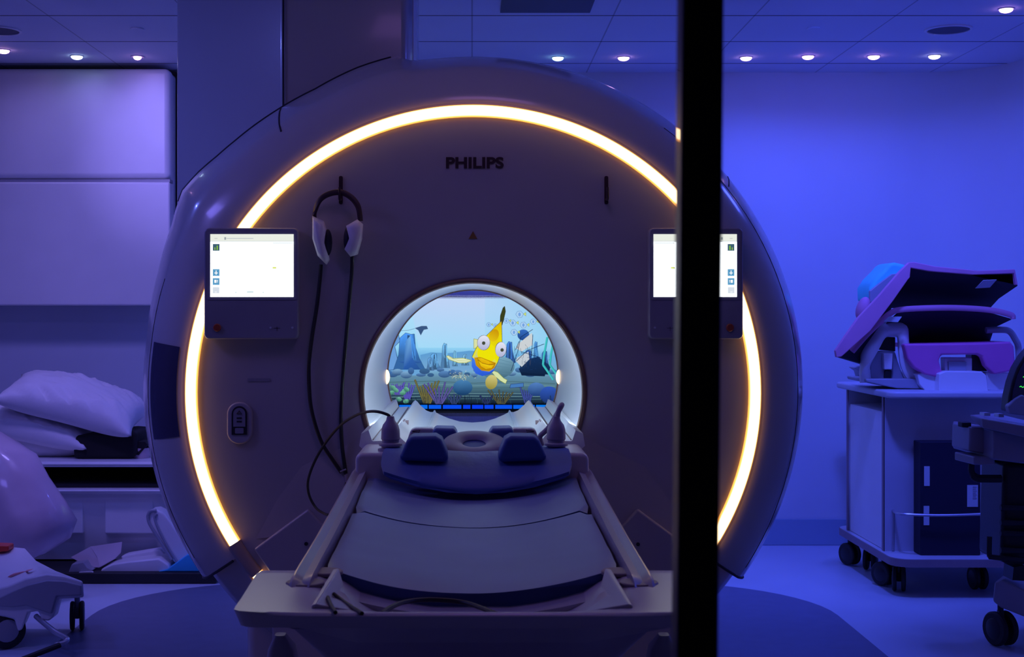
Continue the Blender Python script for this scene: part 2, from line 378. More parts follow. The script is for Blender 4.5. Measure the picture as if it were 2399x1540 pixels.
# lower cover bulge around the table dock
def fpt(px, py, dy=0): p = P(px, py, GY); return Vector((p.x, GY+dy, p.z))
b = B()
for s in (-1, 1):
    L = [(724, 1190), (597, 1284), (640, 1345), (640, 1600), (880, 1600), (880, 1330), (768, 1236)]
    a = [fpt(2216-x if s > 0 else x, y, -.028) for x, y in L]
    c = [Vector((p.x, GY-.002, p.z)) for p in a]
    b = B(); loft(b, [a, c])
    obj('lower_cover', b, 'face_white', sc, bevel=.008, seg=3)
for s in (-1, 1):
    f_ = lambda x: x if s < 0 else 2216-x
    b = B(); ou = [fpt(f_(x), y, -.0045) for x, y in ((862, 1012), (690, 1092), (655, 1160), (600, 1262))]; inn = [fpt(f_(x), y, -.022) for x, y in ((872, 1022), (860, 1110), (840, 1180), (800, 1240))]
    loft(b, [ou, inn, [p+Vector((0, .03, 0)) for p in inn]], closed=False, cap=False)
    obj('dock_bulge', b, 'face_white', sc, sharp=80)
b = B()
for x, y in ((720, 1271), (1492, 1272), (560, 1031)):
    b = B(); p = fpt(x, y, -.0285 if x > 600 and x < 1600 else -.0061); lathe_z(b, [(.0001, .004), (.006, .004), (.006, 0), (.0001, 0)], p, 12, axis=Vector((0, -1, 0)))
    obj('screw_hole', b, 'seam_dark', sc)
# keypad
kp = B(); c = fpt(563, 991); w_, h_ = 30/KP, 49/KP; slab(kp, rrect(c.x-w_, c.x+w_, c.z-h_, c.z+h_, w_*.95, 10), GY-.016, GY-.004)
kpo = obj('keypad', kp, 'face_white', sc, bevel=.006)
b = B(); oc = [(x, z) for x, z in rrect(c.x-18/KP, c.x+18/KP, c.z-30/KP, c.z+40/KP, .001, 1)]
top = [(c.x+18/KP*math.cos(t), c.z+22/KP+18/KP*math.sin(t)) for t in [PI*k/10 for k in range(11)]]
slab(b, top+[(c.x-18/KP, c.z-27/KP), (c.x+18/KP, c.z-27/KP)], GY-.019, GY-.010, 0)
q = [(c.x+14/KP*math.cos(t), c.z+22/KP+14/KP*math.sin(t)) for t in [PI*k/10 for k in range(11)]]+[(c.x-14/KP, c.z-8/KP), (c.x+14/KP, c.z-8/KP)]
slab(b, q, GY-.0205, GY-.0185, 1); slab(b, rrect(c.x-10/KP, c.x+10/KP, c.z-24/KP, c.z-11/KP, .003), GY-.0205, GY-.0185, 1)
obj('key_window', b, ['seam_dark', 'panel_grey'], kpo)
b = B(); tube(b, [(c.x-.008, GY-.0215, c.z+.03), (c.x, GY-.0215, c.z+.040), (c.x+.008, GY-.0215, c.z+.03), (c.x-.008, GY-.0215, c.z+.03)], .0012, 5); box(b, c.x-.008, c.x+.008, GY-.0215, GY-.0205, c.z+.014, c.z+.019); box(b, c.x-.008, c.x+.008, GY-.0215, GY-.0205, c.z+.003, c.z+.008)
obj('key_symbol', b, 'seam_dark', kpo)
b = B(); p = fpt(607, 890); slab(b, rrect(p.x-.036, p.x+.036, p.z-.005, p.z+.005, .002), GY-.0072, GY-.005); obj('rating_label', b, 'panel_grey', sc)
# hooks
for x in (799, 1420):
    p = fpt(x, 446); b = B(); slab(b, rrect(p.x-4.5/KP, p.x+4.5/KP, p.z-33/KP, p.z+33/KP, .005), GY-.0075, GY-.004)
    tube(b, spline([(p.x, GY-.006, p.z-.03), (p.x, GY-.05, p.z-.032), (p.x, GY-.056, p.z-.006), (p.x, GY-.056, p.z+.004)], 5), .004, 8)
    hk = obj('hanging_hook', b, 'letter_dark', sc)
# warning sign
p = fpt(1108, 552); b = B(); t3 = [(p.x-10/KP, p.z-8/KP), (p.x+10/KP, p.z-8/KP), (p.x, p.z+10/KP)]; slab(b, t3, GY-.009, GY-.006); obj('warning_triangle', b, 'yellow_sticker', sc)
b = B(); slab(b, rrect(p.x-32/KP, p.x+32/KP, p.z-9/KP, p.z+13/KP, .008), GY-.0068, GY-.005); obj('sticker_backing', b, 'face_white', sc)
# lettering
def letters(txt, x0, x1, zc, h, y, m_, parent, bold=.02):
    cu = bpy.data.curves.new('lettering', 'FONT'); cu.body = txt; cu.size = 1; cu.extrude = .001; cu.offset = bold; cu.space_character = 1.02
    t = bpy.data.objects.new('tmp_text', cu); COL.objects.link(t); bpy.context.view_layer.update()
    me = bpy.data.meshes.new_from_object(t.evaluated_get(bpy.context.evaluated_depsgraph_get()))
    bpy.data.objects.remove(t)
    xs = [v.co.x for v in me.vertices]; ys = [v.co.y for v in me.vertices]; sx = (x1-x0)/(max(xs)-min(xs)); sy = h/(max(ys)-min(ys)); rl = root_loc(parent)
    for v in me.vertices:
        v.co = Vector((x0+(v.co.x-min(xs))*sx, y-.001-v.co.z*.4, zc-h/2+(v.co.y-min(ys))*sy))-rl
    me.materials.clear(); me.materials.append(MATS[m_]); o = bpy.data.objects.new('lettering', me); COL.objects.link(o); o.parent = parent; return o
c = fpt(1045, 382); d = fpt(1180, 382); letters('PHILIPS', c.x, d.x, c.z, 27/KP, GY-.0065, 'letter_dark', sc, .038)
# side displays
scrm = vcmat('display_glow', 1.0)
def paint_mesh(name, polys, m_, parent, y0, step=.0003):
    """flat artwork: polygons [(points xz, colour or colours)] stacked a fraction of a millimetre apart"""
    me = bpy.data.meshes.new(name); V = []; Fc = []; C = []; rl = root_loc(parent)
    for i, (pts, col) in enumerate(polys):
        k = len(V); n = len(pts)
        for j, (x, z) in enumerate(pts):
            V.append((x-rl.x, y0-step*i-rl.y, z-rl.z)); cc = col[j] if isinstance(col[0], (tuple, list)) else col; C.append(tuple(srgb(cc))+(1,))
        Fc.append(list(range(k, k+n)))
    me.from_pydata(V, [], Fc); at = me.color_attributes.new('paint', 'FLOAT_COLOR', 'POINT')
    for i, c in enumerate(C): at.data[i].color = c
    me.materials.append(m_); o = bpy.data.objects.new(name, me); COL.objects.link(o); o.parent = parent; return o
def display(s):
    X = lambda x: (x if s < 0 else 2219-x)
    def q(px, py): p = P(px, py, GY-.045); return (p.x, p.z)
    xs = sorted((q(X(478), 0)[0], q(X(699), 0)[0])); zt, zb = q(0, 534)[1], q(0, 795)[1]
    b = B(); slab(b, rrect(xs[0], xs[1], zb, zt, .016), GY-.045, GY-.004); pn = obj('display_panel', b, 'panel_grey', sc, bevel=.006)
    b = B(); xb = sorted((q(X(484), 0)[0], q(X(695), 0)[0])); slab(b, rrect(xb[0], xb[1], q(0, 703)[1], q(0, 541)[1], .008), GY-.0465, GY-.044); obj('bezel', b, 'panel_grey', pn)
    W = (255, 255, 255); polys = []
    def rect(x0, y0, x1, y1, c): a = [q(X(x0), y0), q(X(x1), y0), q(X(x1), y1), q(X(x0), y1)]; polys.append((a, c))
    rect(493, 549, 688, 696, (370, 380, 385)); rect(493, 549, 688, 565, (232, 236, 226)); rect(493, 565, 688, 567, (214, 222, 226))
    rect(531, 558, 594, 560, (196, 202, 205)); rect(526, 556, 530, 562, (150, 160, 165)); rect(503, 558, 510, 560, (205, 208, 205))
    rect(499, 572, 515, 588, (62, 94, 112)); rect(503, 580, 505, 586, (150, 190, 70)); rect(508, 576, 511, 586, (130, 185, 60))
    rect(499, 631, 515, 647, (92, 156, 198)); rect(506, 634, 508, 644, W); rect(503, 639, 511, 641, W)
    rect(499, 652, 515, 668, (92, 156, 198)); rect(503, 656, 508, 663, W); rect(510, 656, 511, 663, W); rect(509, 658, 512, 659, W)
    rect(499, 673, 515, 688, (214, 222, 232)); rect(504, 683, 509, 686, (236, 240, 246))
    rect(639, 626, 648, 630, (214, 226, 120)); rect(579, 682, 595, 687, (214, 228, 232)); rect(552, 684, 555, 687, (190, 208, 214)); rect(616, 684, 619, 687, (190, 208, 214))
    rect(640, 568, 688, 572, (238, 246, 250))
    if s > 0: pass
    paint_mesh('screen', [(p_, tuple(tuple(v*1.0 for v in c) for c in [col]*len(p_))) for p_, col in polys], bright, pn, GY-.0470)
    x, z = q(X(509), 768); b = B(); lathe_z(b, [(.0001, .008), (.010, .008), (.0125, .005), (.0125, 0), (.0001, 0)], (x, GY-.044, z), 24, axis=Vector((0, -1, 0))); obj('button', b, 'red_knob', pn)
    for px in (634, 685):
        b = B(); x, z = q(X(px), 768); lathe_z(b, [(.0001, .004), (.0035, .004), (.0035, 0), (.0001, 0)], (x, GY-.044, z), 12, axis=Vector((0, -1, 0)))
        obj('indicator', b, 'paper_label', pn)
    x, z = q(X(649), 770); b = B(); slab(b, rrect(x-.0006, x+.0006, z-.008, z+.006, .0003, 1), GY-.0458, GY-.044); slab(b, rrect(x-.010, x+.010, z+.0005, z+.0017, .0003, 1), GY-.0458, GY-.044); obj('engraved_mark', b, 'seam_dark', pn)
bright = vcmat('display_white', 1.05)
display(-1); display(1)
# ================================================================== PATIENT TABLE
TZ = .821
tb = thing('patient_table', 'long padded-bed patient table with grey end tray sliding into the scanner tunnel', 'medical table', (0, 3.2, 0))
def xsec(y, w, ze, zc, n=24, flat=.0):
    return [Vector((-w+2*w*i/n, y, zc+(ze-zc)*abs(-1+2*i/n)**2)) for i in range(n+1)]
# table body (trough) under the mattress
b = B(); rings = []
for y, dz in ((2.60, 0), (3.0, .006), (3.4, .014), (3.86, .028)):
    top = xsec(y, .285, .800+dz, .752+dz); rings.append(top+[Vector((.285, y, .70)), Vector((-.285, y, .70))])
loft(b, rings); obj('tabletop', b, 'table_plastic', tb)
for s in (-1, 1):
    b = B(); rings = []
    for y, z in ((2.50, .800), (2.54, .822), (2.60, .828), (3.0, .838), (3.5, .858), (3.92, .876)):
        rings.append([Vector((s*x, y, zz)) for x, zz in ((.294, z-.012), (.298, z+.006), (.304, z+.003), (.316, z-.001), (.330, z+.008), (.340, z-.004), (.344, z-.04), (.325, z-(.10 if y > 2.7 else .05)), (.296, z-(.10 if y > 2.7 else .05)))])
    loft(b, rings); obj('side_rail', b, 'rail_plastic', tb)
# crossbar carrying the plugs
b = B(); slab(b, rrect(-.327, .327, .80, .931, .02), 3.87, 4.16); obj('crossbar', b, 'tray_plastic', tb, bevel=.012)
# tunnel bridge (cradle rails)
half = [(.338, .925), (.332, .962), (.310, .972), (.300, .942), (.296, .939), (.262, .941), (.258, .936), (.252, .943), (.240, .962), (.232, .968), (.224, .962), (.212, .947), (.188, .926), (.170, .919), (.160, .919), (.156, .926), (.151, .927), (.147, .917), (.130, .908), (.095, .893), (.050, .880), (0, .876)]
prof = [(-x, z) for x, z in half]+[(x, z) for x, z in half[::-1][1:]]
b = B(); loft(b, [[Vector((x, y, z)) for x, z in prof]+[Vector((.2, y, .80)), Vector((-.2, y, .80))] for y in (4.14, 4.6, 5.1, 5.655)]); obj('tunnel_bridge', b, 'bore_white', tb, sharp=50)
for s in (-1, 1):
    b = B(); tube(b, [(s*.260, 4.16, .9395), (s*.260, 5.65, .9395)], .0022, 6); obj('bridge_seam', b, 'brown_rim', tb)
    b = B(); tube(b, [(s*.298, 4.16, .9415), (s*.298, 5.65, .9415)], .0018, 6)
    obj('bridge_seam', b, 'brown_rim', tb)
for s in (-1, 1):
    b = B(); box(b, s*.222-.009, s*.222+.009, 4.62, 4.66, .950, .962); box(b, s*.228-.003, s*.228+.003, 4.58, 4.66, .952, .966)
    obj('bridge_latch', b, 'wood_edge', tb)
# end tray
b = B(); N = 40; rings = []
def trayz(x, y):
    t = min(1, max(0, (.31-abs(x))/.17)); dish = .070*(3*t*t-2*t**3 if t < 1 else 1)*min(1, max(0, (y-2.33)/.22))
    return TZ-dish
for y, hw in ((2.30, .375), (2.305, .392), (2.315, .402), (2.36, .404), (2.42, .405), (2.50, .408), (2.58, .411), (2.66, .414), (2.69, .408), (2.70, .395)):
    ed = .004 if y in (2.30, 2.70) else 0
    rings.append([Vector((-hw+2*hw*i/N, y+.020*(abs(-1+2*i/N)**8 if y < 2.35 else 0)+.012*(-1 if y < 2.35 else 0)*0, trayz(-hw+2*hw*i/N, y)-ed)) for i in range(N+1)]+[Vector((hw*.97, y+(.02 if y < 2.35 else 0), .794)), Vector((hw*.5, y+(.02 if y < 2.35 else 0), .793 if y < 2.37 else .745)), Vector((-hw*.5, y+(.02 if y < 2.35 else 0), .793 if y < 2.37 else .745)), Vector((-hw*.97, y+(.02 if y < 2.35 else 0), .794))])
loft(b, rings); obj('end_tray', b, 'tray_plastic', tb, sharp=50)
for s in (-1, 1):
    for px, py, hw in ((760, 1340, 24), (715, 1366, 40)):
        p = P(px, py, 1); d = (CH-TZ)*F/(py-VY); x = (px-VX)/F*d*-s; b = B()
        lathe_z(b, [(.0001, .0025), (.034, .0025), (.036, .001), (.036, -.004), (.0001, -.004)], (x, d, TZ), 28)
        obj('cup_recess', b, 'seam_dark' if 0 else 'wood_edge', tb)
    # raised bracket beside the mattress end
    a = [P(795, 1338, 2.66), P(742, 1432, 2.37), P(830, 1436, 2.38), P(812, 1350, 2.66)]
    bz = [.79, TZ-.005, .775, .775]
    A = [Vector((s*-p.x, p.y, max(p.z, zz) if 0 else p.z)) for p, zz in zip(a, bz)]
    b = B(); t0 = Vector((s*.256, 2.66, TZ+.010)); t1 = Vector((s*.265, 2.35, TZ+.006)); u0 = Vector((s*.244, 2.66, .785)); u1 = Vector((s*.190, 2.36, .812))
    loft(b, [[t0, t0+Vector((s*.012, 0, -.002)), t0+Vector((s*.012, 0, -.03)), u0], [t1, t1+Vector((s*.008, 0, -.002)), t1+Vector((s*.008, 0, -.03)), u1]])
    obj('tray_bracket', b, 'tray_plastic', tb, bevel=.003)
# pedestal
b = B(); rings = []
for z, w1, y0_, y1_ in ((0, .25, 2.85, 4.2), (.50, .26, 2.70, 4.3), (.66, .288, 2.60, 4.35), (.72, .325, 2.53, 4.38), (.756, .345, 2.48, 4.38)):
    rings.append([Vector((x, y, z)) for x, y in rrect(-w1, w1, y0_, y1_, .08)])
loft(b, rings); obj('pedestal', b, 'table_plastic', tb)
for s in (-1, 1):
    b = B(); rings = []
    for z, w1 in ((0, .062), (.45, .055), (.60, .045), (.68, .030), (.71, .012)):
        rings.append([Vector((s*.365+x, y, z)) for x, y in rrect(-w1*.8, w1*.8, 2.62, 2.62+w1*2.5, w1*.6)])
    loft(b, rings); obj('side_leg', b, 'face_white', tb)
# mattress
mt = thing('mattress', 'blue vinyl mattress in two segments on the patient table', 'mattress', (0, 3.2, .82))
def matt(y0, y1, dz0, dz1, name, w0, w1, n=14):
    b = B(); rings = []
    for i in range(n+1):
        t = i/n; e = 0
        y = y0+(y1-y0)*t; dz = dz0+(dz1-dz0)*t; w_ = w0+(w1-w0)*t
        if i == 0 or i == n: e = .010
        yy = y
        top = []; K = 28
        for j in range(K+1):
            u = -1+2*j/K; x = u*(w_-e*.5); wr = .004*noise.noise(Vector((x*5, y*9, 2)))
            yo = (-.035*(1-u*u)) if i <= 1 else (-.02*(1-u*u) if i == n else -.03*(1-u*u))
            top.append(Vector((x, yy+yo, .784+dz+(.044)*u*u-e*(.35 if j not in (0, K) else 1.1)-(0.006 if j in (0, K) else 0)+wr)))
        bot = [Vector((u_*(w_-.003), yy+(-.035*(1-u_*u_) if i <= 1 else -.03*(1-u_*u_)), .751+dz+.046*u_*u_)) for u_ in (1, .6, .2, -.2, -.6, -1)]
        rings.append(top+bot)
    loft(b, rings)
    for f in b.faces:
        f.material_index = 0
    bmesh.ops.recalc_face_normals(b, faces=b.faces[:])
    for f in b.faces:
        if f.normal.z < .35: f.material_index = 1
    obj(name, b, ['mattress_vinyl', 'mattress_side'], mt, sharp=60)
matt(2.70, 3.378, 0, .018, 'lower_segment', .286, .288); matt(3.395, 3.90, .019, .040, 'upper_segment', .288, .290)
# ---- head rest
hr = thing('head_rest', 'blue foam head rest with raised ear pads and ring cushion on the table', 'head rest', (0, 3.95, .93))
b = B(); rings = []
for i, (y, hw, zc, ze) in enumerate(((3.758, .235, .846, .882), (3.76, .252, .853, .892), (3.80, .262, .880, .912), (3.84, .262, .915, .930), (3.87, .258, .936, .942), (4.00, .240, .940, .943), (4.06, .19, .936, .938))):
    top = [Vector((-hw+2*hw*j/24+.012, y-(.045 if i < 3 else .02 if i == 3 else 0)*(1-(-1+2*j/24)**2), zc+(ze-zc)*abs(-1+2*j/24)**2)) for j in range(25)]
    rings.append(top+[Vector((p.x, p.y, p.z-(.010 if i < 4 else .008))) for p in top[::-4]])
loft(b, rings); obj('base_pad', b, 'pad_blue', hr, sharp=60)
for s in (-1, 1):
    f_ = lambda x: x if s < 0 else 2217-x
    b = B(); d0 = 3.79
    prism(b, [(f_(x), y) for x, y in ((937, 1068), (952, 1034), (962, 1023), (1020, 1022), (1034, 1030), (1046, 1058), (1052, 1078), (1040, 1084), (936, 1080))], d0, d0+.12)
    obj('ear_pad', b, 'pad_blue_deep', hr, bevel=.012)
    b = B(); prism(b, [(f_(x), y) for x, y in ((955, 1028), (962, 1008), (972, 1004), (1012, 1004), (1022, 1010), (1032, 1030), (1040, 1050), (960, 1050))], 4.02, 4.08); obj('pad_frame', b, 'table_plastic', hr, bevel=.006)
    b = B(); prism(b, [(f_(x), y) for x, y in ((1012, 1008), (1022, 1003), (1062, 1004), (1070, 1010), (1073, 1028), (1073, 1046), (1020, 1060))], 3.985, 4.09); obj('rear_pad', b, 'pad_blue', hr, bevel=.010)
    b = B(); tube(b, [P(f_(x), y, 4.015) for x, y in ((966, 1011), (984, 1008), (977, 1024))], .0016, 6); tube(b, [P(f_(x), y, 4.015) for x, y in ((966, 1012), (983, 1013))], .0012, 6); obj('frame_groove', b, 'seam_dark', hr)
b = B(); c = P(1111, 1041, 3.93); rings = []
for i in range(48):
    a = 2*PI*i/48; dx, dy = math.cos(a), math.sin(a); ring = []
    for k in range(12):
        t = 2*PI*k/12; rr = .0635+.030*math.cos(t); hz = .011*math.sin(t)
        ring.append(c+Vector((dx*rr*.98, dy*rr*.78, hz+dy*rr*.30)))
    rings.append(ring)
loft(b, rings, close_rings=True); obj('ring_cushion', b, 'cushion_grey', hr)
b = B(); lathe_z(b, [(.0001, 0), (.05, 0), (.05, .004), (.0001, .004)], c+Vector((0, 0, -.006)), 24, axis=Vector((0, -.35, 1)).normalized()); obj('cushion_centre', b, 'pad_blue_deep', hr)
# ---- coil plugs on the crossbar
def plug(px, name, label):
    c = P(px, 1062, 3.93); c.z = .931; t = thing(name, label, 'cable plug', c)
    prof = [(.0001, 0), (.036, 0), (.036, .006), (.026, .008), (.026, .013), (.033, .015), (.033, .021), (.024, .024), (.024, .030), (.027, .034), (.026, .060), (.022, .074), (.013, .086), (.010, .098), (.0001, .099)]
    b = B(); lathe_z(b, prof, c, 28); obj('plug_body', b, 'plug_grey', t); return t, c
t, c = plug(915, 'coil_plug', 'ribbed grey plug standing at left of the head rest with a black cable')
b = B(); pts = [c+Vector((-.001, 0, .095))]+[P(x, y, d) for x, y, d in ((908, 972, 3.93), (885, 965, 3.94), (862, 965, 3.98), (835, 973, 4.08), (800, 995, 4.22), (765, 1035, 4.32), (738, 1080, 4.345), (722, 1125, 4.345), (724, 1160, 4.34), (740, 1190, 4.33), (758, 1203, 4.28), (770, 1207, 4.15))]
tube(b, spline(pts, 6), .0042, 8); obj('cable', b, 'rubber_black', t)
t, c = plug(1303, 'coil_plug', 'ribbed grey plug standing at right of the head rest with an upright strap')
b = B(); tube(b, spline([c+Vector((0, 0, .09)), P(1305, 985, 3.93), P(1308, 965, 3.93), P(1314, 952, 3.93), P(1316, 950, 3.94), P(1306, 968, 3.95), P(1290, 996, 3.95), P(1276, 1012, 3.95), P(1265, 1024, 3.95), P(1270, 1045, 3.95)], 6), .0075, 10); obj('strap', b, 'plug_grey', t)
# ---- headphones hung on the left hook
hp = thing('headphones', 'white pneumatic headphones with black band and tubes hanging from the left hook', 'headphones', fpt(799, 455, -.05))
hd = GY-.05
b = B(); tube(b, spline([P(x, y, hd) for x, y in ((736, 520), (738, 495), (750, 468), (772, 454), (799, 451), (822, 462), (838, 482), (843, 505), (844, 518))], 6), .0065, 8, flatten=1.5); obj('headband', b, 'letter_dark', hp)
for pts, ln in (((733, 507, 733, 560, 745, 600, 765, 620, 772, 608, 762, 570, 765, 540, 758, 518), -1), ((812, 530, 818, 560, 808, 585, 822, 602, 838, 596, 848, 560, 850, 525, 838, 515), 1)):
    o_ = [(pts[i], pts[i+1]) for i in range(0, len(pts), 2)]; c0 = [sum(p[0] for p in o_)/8, sum(p[1] for p in o_)/8]
    b = B(); rings = []
    for k, dy in ((.75, -.030), (1, -.015), (1, .012), (.75, .030)):
        rings.append([P(c0[0]+(x-c0[0])*k, c0[1]+(y-c0[1])*k, hd)+Vector((0, dy, 0)) for x, y in o_])
    loft(b, rings); cup = obj('ear_cup', b, 'white_plastic', hp, sharp=80)
    b = B(); cc = P(c0[0]-ln*14, c0[1]+3, hd); bmesh.ops.create_uvsphere(b, u_segments=16, v_segments=10, radius=1)
    for v in b.verts: v.co = Vector((v.co.x*.014, v.co.y*.024, v.co.z*.042))+cc
    obj('ear_cushion', b, 'navy_fabric', cup)
for pts in (((752, 620), (749, 660), (742, 720), (731, 790), (724, 850), (724, 900), (728, 950), (740, 1000), (756, 1042), (778, 1076), (800, 1108)),
            ((825, 600), (824, 640), (819, 700), (812, 780), (805, 860), (800, 940), (799, 1000), (802, 1050), (808, 1095), (810, 1112))):
    b = B(); tube(b, spline([P(x, y, hd+.03*min(1, i/4)) for i, (x, y) in enumerate(pts)], 5), .0062, 8); obj('air_tube', b, 'rubber_black', hp)
b = B(); e0 = P(811, 1110, hd+.03); tube(b, [e0, P(813, 1130, hd+.03)], .006, 8, mi=1); tube(b, [P(813, 1130, hd+.03), P(812, 1143, hd+.03), P(813, 1150, hd+.03)], [.006, .009, .003], 8)
tube(b, [P(797, 1106, hd+.025), P(811, 1100, hd+.025)], .003, 6, mi=1); obj('tube_joint', b, ['rubber_black', 'plug_grey'], hp)
# ---- cables on the end tray
def tabz(px, py, dz=.004):  # point on the tray at this direction
    d = 2.5
    for _ in range(30):
        x = (px-VX)/F*d; z = trayz(x, d)+dz; d = (CH-z)*F/(py-VY)
    return Vector(((px-VX)/F*d, d, z))
for nm, lb, pts in (('cable', 'black cable arching over the middle of the end tray', ((895, 1440), (915, 1424), (945, 1412), (990, 1406), (1040, 1407), (1090, 1413), (1130, 1426), (1165, 1442))),
                    ('cable', 'short black cable slanting beside the left tray bracket', ((782, 1392), (800, 1406), (820, 1420), (848, 1438))),
                    ('cable', 'thin black cable end tucked inside the left tray bracket', ((768, 1400), (775, 1418), (786, 1436)))):
    c = tabz(*pts[0]); b = B(); tube(b, spline([tabz(x, y, .006)+Vector((0, 0, .02 if nm == '' else 0)) for x, y in pts], 5) if 'arching' not in lb else spline([P(*q_) for q_ in ((895, 1438, 2.36), (915, 1424, 2.45), (945, 1412, 2.55), (990, 1406, 2.60), (1040, 1407, 2.61), (1090, 1413, 2.60), (1130, 1426, 2.52), (1165, 1440, 2.40))], 5), .0045 if 'arching' in lb else .0035, 8)
    setp(obj(nm, b, 'rubber_black'), lb, 'cable')
# ================================================================== WALL DISPLAY SEEN THROUGH THE TUNNEL
TY = 7.84
tv = thing('wall_display', 'large wall screen showing an underwater picture, seen through the scanner tunnel', 'screen', (0, 7.86, 1.0))
def q(px, py): p = P(px, py, TY); return (p.x, p.z)
b = B(); a, c = q(872, 694), q(1338, 976); slab(b, rrect(a[0], c[0], c[1], a[1], .006), TY+.002, TY+.055); obj('bezel', b, 'plastic_black', tv)
for y0_, y1_ in ((691, 700), (968, 984)):  # teeth shaped to stand in for moire dots along the screen's edges
    b = B()
    for i in range(150):
        x = 876+i*3.1
        a = [q(x, y0_), q(x+1.5, y0_), q(x+.9, y1_), q(x-.2, y1_)]; slab(b, a, TY-.012, TY+.01)
    obj('moire_teeth', b, 'grey_plastic', tv)
PL = []
def poly(pts, col): PL.append(([q(x, y) for x, y in pts], col))
def stroke(pts, wd, col):
    for (x0_, y0_), (x1_, y1_) in zip(pts[:-1], pts[1:]):
        L = math.hypot(x1_-x0_, y1_-y0_) or 1; nx, ny = -(y1_-y0_)/L*wd/2, (x1_-x0_)/L*wd/2
        poly([(x0_+nx, y0_+ny), (x1_+nx, y1_+ny), (x1_-nx, y1_-ny), (x0_-nx, y0_-ny)], col)
def ell(cx, cy, rx, ry, col, a=0, n=20, col2=None):
    pts = []; cs = []
    for k in range(n):
        t = 2*PI*k/n; x = rx*math.cos(t); y = ry*math.sin(t); pts.append((cx+x*math.cos(a)-y*math.sin(a), cy+x*math.sin(a)+y*math.cos(a)))
        if col2: m_ = (math.sin(t)+1)/2; cs.append(tuple(col[i]*(1-m_)+col2[i]*m_ for i in range(3)))
    poly(pts, cs if col2 else col)
def outlined(pts, col, lc=(40, 60, 110), wd=1.0): poly(pts, col); stroke(list(pts)+[pts[0]], wd, lc)
# water gradient in bands
rows = [(697, (190, 216, 250)), (730, (178, 222, 252)), (780, (166, 224, 252)), (815, (150, 214, 248)), (835, (110, 180, 230)), (868, (120, 176, 214)), (884, (96, 140, 168)), (905, (84, 124, 140)), (925, (46, 76, 98)), (946, (14, 26, 44))]
for (y0_, c0), (y1_, c1) in zip(rows[:-1], rows[1:]): poly([(880, y0_), (1330, y0_), (1330, y1_), (880, y1_)], [c0, c0, c1, c1])
poly([(960, 697), (1136, 697), (1136, 815), (980, 815)], [(194, 214, 250), (196, 216, 250), (168, 220, 252), (166, 222, 252)])
poly([(1136, 697), (1300, 697), (1300, 815), (1136, 815)], [(184, 216, 250), (140, 204, 244), (146, 212, 246), (160, 218, 250)])
R.seed(3)
def rock(x, y, w_, h_, c, n=4):
    """sea stack with facets"""
    l = [(x-w_*.5, y), (x-w_*.34, y-h_*.4), (x-w_*.30, y-h_*.86), (x-w_*.12, y-h_), (x+w_*.05, y-h_*.96), (x+w_*.16, y-h_*.97), (x+w_*.2, y-h_*.6), (x+w_*.32, y-h_*.3), (x+w_*.5, y)]
    c2 = tuple(v*.62 for v in c); outlined(l, [tuple(min(255, v*(1.25 if i in (2, 3, 4) else .8)) for v in c) for i in range(9)], c2, .8)
    poly([(x-w_*.1, y), (x-w_*.06, y-h_*.94), (x+w_*.03, y-h_*.92), (x+w_*.06, y-h_*.4), (x+w_*.2, y)], c2)
    for _ in range(n): u = R.uniform(-.25, .25); stroke([(x+w_*u, y-h_*R.uniform(.5, .9)), (x+w_*(u+R.uniform(-.04, .1)), y-h_*R.uniform(.05, .4))], .8, tuple(v*1.3 if v*1.3 < 255 else 255 for v in c))
poly([(985, 832), (1010, 826), (1050, 828), (1100, 822), (1130, 824), (1130, 870), (985, 870)], [(96, 160, 214)]*5+[(120, 170, 214)]*2)
poly([(880, 830), (985, 842), (985, 880), (880, 880)], (106, 166, 218))
outlined([(905, 800), (920, 780), (934, 784), (937, 800), (925, 812), (932, 845), (936, 866), (900, 868)], (108, 160, 222))
rock(959, 866, 74, 86, (66, 128, 206), 9); ell(962, 848, 26, 4, (60, 110, 180), col2=(36, 80, 150)); poly([(945, 866), (950, 800), (962, 786), (966, 840), (985, 866)], [(40, 90, 170), (80, 140, 210), (120, 180, 235), (50, 100, 180), (40, 84, 150)])
rock(1018, 866, 30, 38, (92, 152, 214)); rock(1043, 862, 22, 58, (100, 160, 218)); rock(1066, 858, 12, 36, (110, 170, 222)); rock(1090, 856, 18, 26, (110, 166, 218)); rock(1008, 868, 18, 30, (96, 150, 210))
rock(1195, 850, 26, 50, (60, 110, 190)); rock(1256, 852, 16, 52, (76, 140, 210)); rock(1277, 868, 24, 46, (50, 96, 160)); rock(1240, 860, 26, 40, (50, 96, 170))
for i in range(26):
    x = 905+i*15.5+R.uniform(-5, 5); y = 872+R.uniform(-6, 8); ell(x, y, R.uniform(7, 15), R.uniform(4, 9), R.choice([(92, 140, 196), (70, 118, 180), (130, 176, 216), (60, 104, 150)]), col2=(50, 84, 130))
